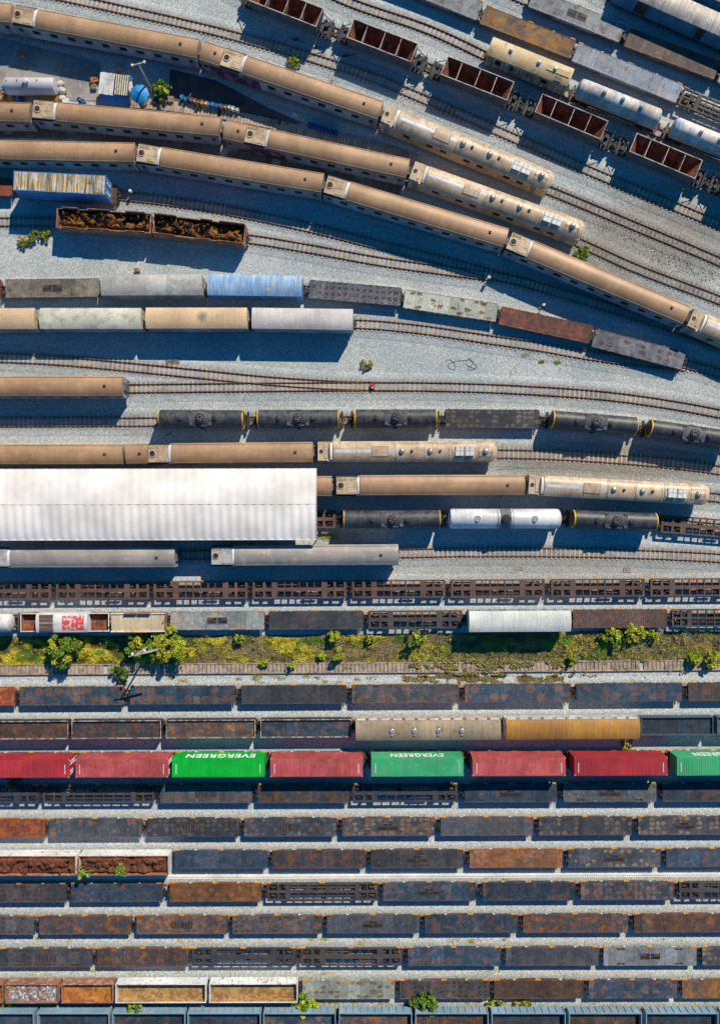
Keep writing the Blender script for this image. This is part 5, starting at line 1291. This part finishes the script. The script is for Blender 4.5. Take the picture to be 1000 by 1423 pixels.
# point machines and signals
sw = simple('point_machine', 'small red point machine on the turnout beside rails', 'point machine', 517.5, 536.5, .4)
part(None, 'casing', mat('machine_red', (.45,.06,.05), (.3,.05,.05), .4, 3.), sw, lambda m: (m.box(-.32,.32,-.32,.32,.25,.52), m.box(-.2,.2,-.22,.22,.521,.60)))
part(None, 'lid', white, sw, lambda m: m.box(-.12,.12,-.34,-.2,.53,.64))
for (x, y, lab) in ((677,389,'small pale signal box beside the converging dark tracks'),(752,427,'signal stand above the brick red flat wagon'),(185,270.5,'small grey marker standing beside the blue box track')):
    sg = simple('track_signal', lab, 'signal', x, y)
    part(None, 'mast', steel, sg, lambda m: m.cyl((0,0,0),(0,0,1.1),.05,8)); part(None, 'signal_head', white, sg, lambda m: (m.box(-.16,.16,-.14,.14,.9,1.35), m.box(-.28,.28,-.05,.05,.85,.9)))
    part(None, 'foot_plate', concrete, sg, lambda m: m.box(-.4,.4,-.18,.18,0,.14))
for (x, y, lab) in ((721,789,'left square drain frame in gravel above brown open-frame wagons'),(871,792,'right square drain frame in gravel above brown open-frame wagons')):
    dr_ = simple('drain_cover', lab, 'drain cover', x, y)
    part(None, 'frame', sleeper, dr_, lambda m: (m.box(-.55,.55,.25,.32,0,.06), m.box(-.55,.55,-.32,-.25,0,.06), m.box(-.55,-.48,-.25,.25,0,.06), m.box(.48,.55,-.25,.25,0,.06)))
    part(None, 'lid', concrete, dr_, lambda m: m.box(-.479,.479,-.249,.249,0,.03))
hb = simple('junction_box', 'small brown box on legs above the grey-roofed box wagon', 'junction box', 192, 376.5)
part(None, 'casing', rimr, hb, lambda m: m.box(-.35,.35,-.2,.2,.1,.45)); part(None, 'lid', sleeper_w, hb, lambda m: m.box(-.38,.1,-.23,.23,.451,.5))
# coiled wire lying on the gravel
wp = [(618,503),(625,500),(632,508),(630,514),(622,508),(634,502),(645,501),(652,500),(656,506),(650,512),(657,514),(662,510),(655,502),(652,498),(648,506),(660,513)]
c0 = G(*wp[0]); lp = catmull([(a[0]-c0[0], a[1]-c0[1]) for a in gp(*wp)], .12); m = MB()
sweep_closed(m, lp, [(-.022, .02), (0, .045), (.022, .02), (0, -.005)])
o = link('wire', m.mesh('wire', black)); o.location = (*c0, 0); tag(o, 'tangled dark wire lying on pale gravel', 'wire')
for (x0,y0,x1,y1,lab) in ((405,53,424,61,'upper short rusty rail offcut lying left of the hopper shadow'),(432,64,449,74,'lower short rusty rail offcut lying on shaded gravel'),(473,79,494,76,'dark iron offcut lying in shade below the second hopper')):
    a, b = G(x0,y0), G(x1,y1); d = bpy.data.objects.new('rail_offcut', None); COL.objects.link(d); d.location = (*a, 0); tag(d, lab, 'rail offcut')
    part(None, 'rail', railm, d, lambda m: (m.cyl((0,0,.06),(b[0]-a[0],b[1]-a[1],.06),.06,6)))
    part(None, 'plate', black, d, lambda m: m.rbox(((b[0]-a[0])*.3,(b[1]-a[1])*.3),.35,.15,.02,.1,.4))

for i, (x, y, rz, n_, lab) in enumerate(((612,412,.2,4,'small stack of spare sleepers near the pale green flat wagon'),(560,795,0,3,'short stack of spare sleepers above the brown open-frame wagons'),(240,506,.1,3,'spare sleepers stacked between turnout and box wagon shadow'),(905,300,-.4,3,'spare sleepers dropped beside the stained open track'))[2:3]):
    g_ = G(x, y); o = bpy.data.objects.new('sleeper_stack', None); COL.objects.link(o); o.location = (*g_, 0); o.rotation_euler = (0, 0, rz); tag(o, lab, 'sleepers')
    for k in range(n_): part('spare', 'sleeper', sleeper_w, o, lambda m: m.box(-.95, .95, -.11, .11, 0, .14), (.05*k, .27*k, 0), .03*k)
for i, P_ in enumerate(([(352,300),(390,330),(470,380),(520,392)],[(690,652),(760,650),(845,652)],[(905,118),(960,140),(1000,160)])[1:2]):
    lp = catmull(gp(*P_), .5); c0 = lp[0].copy(); m = MB(); sweep_closed(m, [a-c0 for a in lp], [(-.03, 0), (0, .04), (.03, 0), (0, -.01)])
    o = link('cable', m.mesh('cable', mat('cable_green', (.15,.35,.30)))); o.location = (*c0, 0); tag(o, 'pale green cable lying beside the brownish open track', 'cable')
# ---------------- vegetation --------------------------------------------------------
LM = MATS['leaf']
def leafquad(m, c, s, tint, rnd, up=.5):
    n = Vector((rnd.gauss(0,1), rnd.gauss(0,1), abs(rnd.gauss(0,1))+up)).normalized(); u = n.orthogonal().normalized(); w = n.cross(u)
    a = rnd.uniform(0, pi); u2 = u*cos(a)+w*sin(a); w2 = w*cos(a)-u*sin(a); m.quad(c, u2*s, w2*s*rnd.uniform(.35,.8), tint)
def vary(t, rnd, k=.3):
    f = rnd.uniform(1-k, 1+k); return (t[0]*f*rnd.uniform(.8,1.2), t[1]*f, t[2]*f*rnd.uniform(.7,1.2))
YG = (.48,.46,.02); GR = (.16,.29,.02); DG = (.06,.12,.012); OLV = (.30,.26,.03); BRN = (.32,.22,.10); LIME = (.46,.53,.03)
def foliage_mesh(m, rnd, centers, n, s, tints):
    for (cx_, cy_, cz_, rr) in centers:
        ct = rnd.choice(tints); fac = rnd.uniform(.6, 1.2)
        for i in range(n):
            while True:
                v = Vector((rnd.uniform(-1,1), rnd.uniform(-1,1), rnd.uniform(-1,1)))
                if .25 < v.length < 1: break
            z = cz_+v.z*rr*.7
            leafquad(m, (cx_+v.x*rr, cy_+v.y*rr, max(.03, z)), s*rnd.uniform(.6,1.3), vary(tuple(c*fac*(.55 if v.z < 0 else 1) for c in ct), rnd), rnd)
def tree(x, y, rad, hh, lab, tints, seed, name='tree', cat='tree', n=150, s=.11, group='trees and saplings of the yard'):
    n = int(n*.8); s = s*.78
    rnd = random.Random(seed); o = simple(name, lab, cat, x, y, hh*.6, 0, group); cen = []; limbs = []
    for i in range(int(14+rad*16)):
        a = rnd.uniform(0, 2*pi); q_ = rad*sqrt(rnd.random())*(.6+.5*abs(sin(a*1.5+seed))); rr = rad*rnd.uniform(.09,.30)
        cen.append((q_*cos(a), q_*sin(a), hh*rnd.uniform(.5,1)-q_/rad*hh*.2, rr))
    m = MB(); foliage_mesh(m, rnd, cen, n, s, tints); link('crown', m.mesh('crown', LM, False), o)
    def tk(m):
        m.cyl((0,0,0),(0.05,0,hh*.45),.09*max(.5,rad/1.5),8,.05)
        for c in cen[:8]: m.cyl((0.05,0,hh*.35),(c[0],c[1],c[2]),.04,6,.012)
    part(None, 'trunk', bark, o, tk); return o
tree(86,903,2.2,3.0,'bright green leafy sapling at the left of the grass strip',[GR,GR,YG],1, s=.13, n=170)
tree(232,897,2.6,3.2,'largest lime green tree cluster in the grass strip near lamp post',[YG,LIME,GR],2, s=.13, n=160)
tree(196,893,2.0,2.8,'yellow-green tree just left of the lamp post',[GR,YG],3, s=.12, n=120)
tree(168,937,1.2,1.6,'dark green sapling standing on gravel just below the grass strip',[GR,DG],4, n=130)
tree(577,888,1.15,2.6,'round bright green sapling right of centre in the grass strip',[LIME,GR],5, n=150)
tree(464,884,.9,1.8,'small lime sapling under the charcoal flat wagon',[LIME,YG],6, n=110)
tree(333,889,.7,1.5,'small green sapling below the grey recessed flat wagon',[GR,LIME],7, n=90)
tree(515,889,.65,1.6,'thin yellow sapling between two saplings in the grass strip',[LIME,YG],8, n=60)
tree(471,912,.9,1.9,'thin sapling leaning over the disused track',[YG,LIME],9, n=80)
tree(447,911,.55,1.2,'tiny lime sapling left of the one leaning over track',[LIME],10, n=70)
tree(366,922,.55,1.2,'tiny lime sapling on the disused track at left centre',[LIME,YG],11, n=70)
tree(405,926,.55,1.2,'lime sapling pair on the disused track',[LIME,YG],12, n=80)
tree(850,884,1.5,1.7,'bright green bush below the brown rust flat wagon',[GR,LIME],13, n=150)
tree(880,880,1.5,1.6,'lime bush next to the bright green one below rusty wagon',[LIME,YG],14, n=120)
tree(906,881,.9,1.4,'small lime bush trailing right of the pair of bushes',[LIME,YG],15, n=80)
tree(793,917,.8,1.2,'lime sapling on the disused track right of the shadow',[LIME,GR],16, n=90)
tree(966,917,.8,1.6,'lime sapling near the right edge over the disused track',[LIME],17, n=100)
tree(991,917,1.1,1.6,'yellow-green bush at the right edge of the grass strip',[LIME,YG],18, n=120)
tree(958,918,.5,1.0,'tiny sapling beside the lime one near the right edge',[YG],19, n=50)
tree(226,125,1.35,1.5,'bright green shrub beside the blue parasol lamp post',[GR,LIME],20,'shrub','shrub', n=130)
tree(407,86,.95,.6,'lime weed bush above the purple-sided coach',[YG,GR],21,'shrub','shrub', n=90, s=.08)
tree(809,351,1.0,.6,'lime weed bush at the end of the middle railcar',[YG,GR],22,'shrub','shrub', n=90, s=.08)
tree(32,336,.8,.6,'left green weed clump on gravel near the scrap wagons',[YG,OLV],23,'shrub','shrub', n=60, s=.08)
tree(48,328,.9,.7,'middle green weed clump on gravel near the scrap wagons',[GR,OLV],24,'shrub','shrub', n=60, s=.08)
tree(62,327,.9,.7,'right green weed clump on gravel near the scrap wagons',[GR,YG],25,'shrub','shrub', n=60, s=.08)
tree(509,508,.85,.5,'small olive weed clump on open gravel above the turnout',[OLV,BRN,YG],26,'shrub','shrub', n=50, s=.07)
tree(424,1396,1.45,2.0,'bright green round bush in the bottom yard',[GR,LIME],27, n=190)
tree(590,1393,1.75,2.4,'dark leafy tree above the blue-rimmed wagons',[GR,DG,GR],28, n=180)
tree(189,1398,1.1,2.6,'bright green sapling overlapping the blue-rimmed wagons at left',[LIME,GR],29, n=100)
tree(686,1392,1.2,.9,'feathery green weed clump in the bottom yard',[YG,GR],30,'shrub','shrub', n=110, s=.08)
tree(726,1394,1.2,.7,'low weed clump right of the feathery one',[YG,OLV],31,'shrub','shrub', n=80, s=.08)
tree(5,1395,1.3,1.2,'green weed clump at the bottom left corner',[GR,YG],32,'shrub','shrub', n=90, s=.09)
tree(126,1200,.9,.4,'lime weeds growing on the left of the scrap load',[LIME,GR],33,'shrub','shrub', n=100, s=.07).location.z = 2.6
tree(178,1196,.9,.35,'green weeds growing in the middle of the scrap load',[LIME,GR],34,'shrub','shrub', n=60, s=.07).location.z = 2.65
tree(871,1034,.8,.6,'weed tuft under the right end of the orange wagon',[OLV,YG],35,'shrub','shrub', n=60, s=.07)
tree(20,1088,1.1,1.6,'dim green bush in shade below the first red container',[DG,GR],36, n=80)
# grass strip
from mathutils import noise as mn
def inband(x, y): # pixel
    top = 884-6*x/1000+3*sin(x*.05)+ (2 if x < 500 else 0); bot = 922-7*x/1000
    if y < top or y > bot+1: return 0
    return 1
rnd = random.Random(77)
mg = MB()
for i in range(70000):
    x = rnd.uniform(-60, 1060); y = rnd.uniform(876, 924)
    if not inband(x, y): continue
    nz = mn.noise(Vector((x*.016, y*.05, 2.))); nf = mn.noise(Vector((x*.07, y*.09, 5.)))
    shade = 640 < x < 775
    dens = .75+nf*.9 + (.2 if x < 300 or 370 < x < 470 else 0)
    if rnd.random() > dens: continue
    if x > 560 and rnd.random() < .45: t = ((.30,.24,.12), (.20,.18,.07))[rnd.randrange(2)]
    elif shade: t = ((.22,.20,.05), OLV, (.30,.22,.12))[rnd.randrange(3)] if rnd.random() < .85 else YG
    elif x < 270 : t = (.66,.54,.03) if nz+nf*.8 > .0 else (.27,.25,.03)
    elif nz > .15: t = (.64,.54,.03)
    elif nz > -.12: t = (.48,.39,.05)
    else: t = (.46,.34,.15)
    if mn.noise(Vector((x*.03+4, y*.05, 9.)))+nf*.5 > .40: t = GR
    if nf > .25: t = tuple(c*1.3 for c in t)
    elif nf < -.2: t = tuple(c*.5 for c in t)
    g_ = G(x, y); z = .08+.22*rnd.random()*(1+nf)+max(0, nz)*.25
    a = rnd.gauss(2.6 if nz > 0 else .8, .5); u = Vector((cos(a), sin(a), rnd.uniform(.1,.8))).normalized()*rnd.uniform(.07,.2); w = Vector((-sin(a), cos(a), rnd.uniform(-.2,.2)))*rnd.uniform(.012,.04)
    mg.quad((g_[0], g_[1], z), u, w, vary(t, rnd, .3))
for i in range(42000):   # dry scrub that has crept over the disused track
    x = rnd.uniform(560, 800) if i % 3 else rnd.uniform(-20, 1020); y = rnd.uniform(914, 952)
    d_ = mn.noise(Vector((x*.03, y*.08, 4.)))+mn.noise(Vector((x*.12, y*.2, 7.)))*.6
    lim = -.12+abs(x-680)/450+max(0, y-938)/60+(.12 if i % 3 == 0 else 0)
    if d_ < lim: continue
    g_ = G(x, y); leafquad(mg, (g_[0], g_[1], rnd.uniform(.22, .42) if 915 < y < 938 else rnd.uniform(.03, .15)), rnd.uniform(.04, .11), vary(rnd.choice([OLV, BRN, (.34,.28,.15), (.18,.15,.06), (.40,.36,.08)]), rnd), rnd)
for i in range(260):   # taller tufts standing out of the strip
    x = rnd.uniform(-20, 1020); y = rnd.uniform(884, 916)
    if 640 < x < 780 and rnd.random() < .7: continue
    g_ = G(x, y); rr = rnd.uniform(.12, .38); t = rnd.choice([YG, OLV, (.50,.46,.05), GR, (.38,.30,.12)])
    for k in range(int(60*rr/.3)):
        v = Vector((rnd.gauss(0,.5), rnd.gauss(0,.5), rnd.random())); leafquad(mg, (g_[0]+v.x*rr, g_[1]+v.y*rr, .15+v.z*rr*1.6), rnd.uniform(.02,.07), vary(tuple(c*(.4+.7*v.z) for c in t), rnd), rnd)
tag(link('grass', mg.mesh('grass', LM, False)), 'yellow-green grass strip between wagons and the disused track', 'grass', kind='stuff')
m = MB(); m.poly(gp((-100,885),(200,883),(500,882),(800,877),(1100,876),(1100,916),(800,917),(500,920),(200,923),(-100,925))[::-1], -.01, .035)
tag(link('ground_soil', m.mesh('ground_soil', mat('soil', (.22,.18,.10), (.12,.11,.05), .5, 1.2, (.34,.31,.25), .3, 2.5, rough=.95, grain=.4), False)), kind='structure')
# scattered weeds between the rows
mg = MB()
def patch(x0, y0, x1, y1, n, tints, s=.06, dens=1.):
    cl = [(rnd.uniform(x0, x1), rnd.uniform(y0, y1), rnd.uniform(1.0, 4.0)) for _ in range(max(2, int((x1-x0)/14)))]
    for i in range(n):
        c = rnd.choice(cl); x = rnd.gauss(c[0], c[2]*1.3); y = rnd.gauss(c[1], c[2]*.6)
        if not (x0-5 < x < x1+5 and y0-2 < y < y1+2): continue
        g_ = G(x, y); leafquad(mg, (g_[0], g_[1], rnd.uniform(.03,.16)), s*rnd.uniform(.5,1.2), vary(rnd.choice(tints), rnd), rnd)
patch(725,492,790,508,700,[YG,OLV]); patch(380,105,470,125,200,[YG,OLV]); patch(330,935,520,948,900,[OLV,BRN,YG]); patch(610,920,760,948,9000,[OLV,BRN,(.3,.25,.15),(.16,.14,.06)],.075); patch(640,880,760,920,2500,[BRN,(.3,.25,.15),OLV],.08)
patch(225,938,260,948,300,[OLV,YG]); patch(480,1303,520,1312,250,[YG,OLV]); patch(600,1305,720,1316,350,[YG,OLV]); patch(0,1348,130,1362,500,[YG,OLV],.05); patch(370,1350,480,1360,500,[YG,OLV],.05); patch(590,1346,700,1360,300,[YG,OLV],.05)
patch(840,1390,1000,1402,200,[OLV,YG]); patch(290,1392,560,1402,1600,[OLV,YG,BRN],.06); patch(600,1392,860,1402,1200,[OLV,YG,BRN],.06); patch(660,1218,710,1226,200,[YG,GR],.07); patch(420,1303,470,1310,150,[YG]); patch(690,1350,990,1362,220,[YG,OLV],.05)
patch(770,870,790,880,60,[YG]); patch(750,925,900,935,350,[YG,OLV],.06); patch(440,740,480,752,350,[GR,YG,OLV],.07); patch(250,1303,300,1312,120,[YG]); patch(900,1258,1000,1266,120,[YG,OLV],.05); patch(630,1305,660,1312,150,[OLV]); patch(232,600,240,606,60,[GR]); patch(230,550,240,556,60,[OLV])
patch(870,1040,880,1048,60,[OLV]); patch(930,1305,960,1312,60,[YG]); patch(975,1395,1000,1402,80,[YG]); patch(0,1300,110,1312,160,[YG,OLV],.05); patch(0,1258,1000,1266,500,[YG,OLV],.045); patch(0,1303,1000,1314,900,[YG,OLV],.045); patch(0,1349,1000,1361,900,[YG,OLV],.045); patch(0,1215,1000,1226,200,[YG,OLV],.04); patch(180,1350,280,1362,250,[YG,OLV],.05)
tag(link('weeds', mg.mesh('weeds', LM, False)), 'scattered low weeds growing on gravel between the wagon rows', 'weeds', kind='stuff')
# rubbish: pale litter and dark stains with stones
ml = MB(); rr_ = random.Random(5)
def lit(x0, y0, x1, y1, n, s, tints):
    for i in range(n):
        x = rr_.uniform(x0, x1); y = rr_.uniform(y0, y1); g_ = G(x, y); leafquad(ml, (g_[0], g_[1], .05), s*rr_.uniform(.4,1.3), rr_.choice(tints), rr_, 2.)
pale = [(.7,.7,.7),(.6,.55,.5),(.65,.68,.75),(.4,.36,.3)]; dark = [(.04,.035,.03),(.07,.055,.045),(.1,.07,.05)]
for i in range(1500):
    t = rr_.random(); x = 820+190*t+rr_.gauss(0,14); y = 290+95*t+rr_.gauss(0,7); g_ = G(x, y); leafquad(ml, (g_[0], g_[1], .05), rr_.uniform(.02,.10), rr_.choice(dark*4+pale[:1]), rr_, 2.)
for i in range(1500):
    t = rr_.random(); x = 890+130*t+rr_.gauss(0,14); y = 366+55*t+rr_.gauss(0,6); g_ = G(x, y); leafquad(ml, (g_[0], g_[1], .05), rr_.uniform(.02,.10), rr_.choice(dark*4+pale[:2]), rr_, 2.)
lit(0,0,1000,1400,520,.045,pale+dark); lit(770,255,1000,420,90,.05,pale); lit(480,1215,1000,1228,30,.04,pale); lit(600,935,800,950,120,.05,pale+dark); lit(290,1391,860,1402,500,.05,[(.3,.26,.23),(.2,.16,.14),(.12,.1,.09)])
lit(0,505,60,516,300,.05,[(.14,.09,.07),(.2,.13,.1)]); lit(150,845,170,852,160,.06,dark)
tag(link('litter', ml.mesh('litter', LM, False)), 'small pale and dark litter strewn over the gravel', 'litter', kind='stuff')
# rubbish load in the short open wagon
p, q = row_pts(yl, 8, 81, 2.0)
m = MB(); ra = random.Random(9)
for i in range(900):
    leafquad(m, (ra.uniform(-3.3,3.3), ra.uniform(-1.05,1.05), ra.uniform(-.02,.22)), ra.uniform(.04,.22), ra.choice([(.42,.45,.47),(.6,.62,.63),(.3,.33,.35),(.4,.3,.22),(.2,.22,.25),(.35,.10,.06)]), ra, 2.)
o = link('rubbish_heap', m.mesh('rubbish_heap', LM, False)); o.location = ((p[0]+q[0])/2, (p[1]+q[1])/2, 1.82); tag(o, 'pale grey rubbish filling the short rusty open wagon', 'rubbish')

# ------------------------------------------------------------------ light, sky, camera
el, az = R(38), R(29)          # the sun stands to the upper right of the picture
sd = Vector((sin(az)*cos(el), cos(az)*cos(el), sin(el)))
w = bpy.data.worlds.new("World"); SC.world = w; w.use_nodes = True; nt = w.node_tree
bg = nt.nodes['Background']; sky = nt.nodes.new('ShaderNodeTexSky'); sky.sky_type = 'NISHITA'; sky.sun_disc = False
sky.sun_elevation = el; sky.sun_rotation = az; sky.air_density = 1.0; sky.dust_density = .2; sky.ozone_density = 3.0
hs = nt.nodes.new('ShaderNodeMix'); hs.data_type = 'RGBA'; hs.blend_type = 'MULTIPLY'; hs.inputs[0].default_value = 1; hs.inputs[7].default_value = (.06, .80, 1.2, 1)   # clear deep blue sky
nt.links.new(sky.outputs[0], hs.inputs[6]); nt.links.new(hs.outputs[2], bg.inputs['Color']); bg.inputs['Strength'].default_value = .08
s = bpy.data.lights.new('sun', 'SUN'); s.energy = 5.0; s.angle = R(.5); s.color = (1.0, .90, .725)
so = bpy.data.objects.new('sun', s); COL.objects.link(so); so.rotation_euler = sd.to_track_quat('Z', 'Y').to_euler()
cam = bpy.data.cameras.new('camera'); co = bpy.data.objects.new('camera', cam); COL.objects.link(co)
co.location = (0, 0, H); cam.sensor_fit = 'VERTICAL'; cam.sensor_height = 24; cam.lens = 24*H/(1423/S); cam.clip_end = 6000
SC.camera = co
SC.view_settings.view_transform = 'Standard'; SC.view_settings.look = 'None'; SC.view_settings.exposure = 0
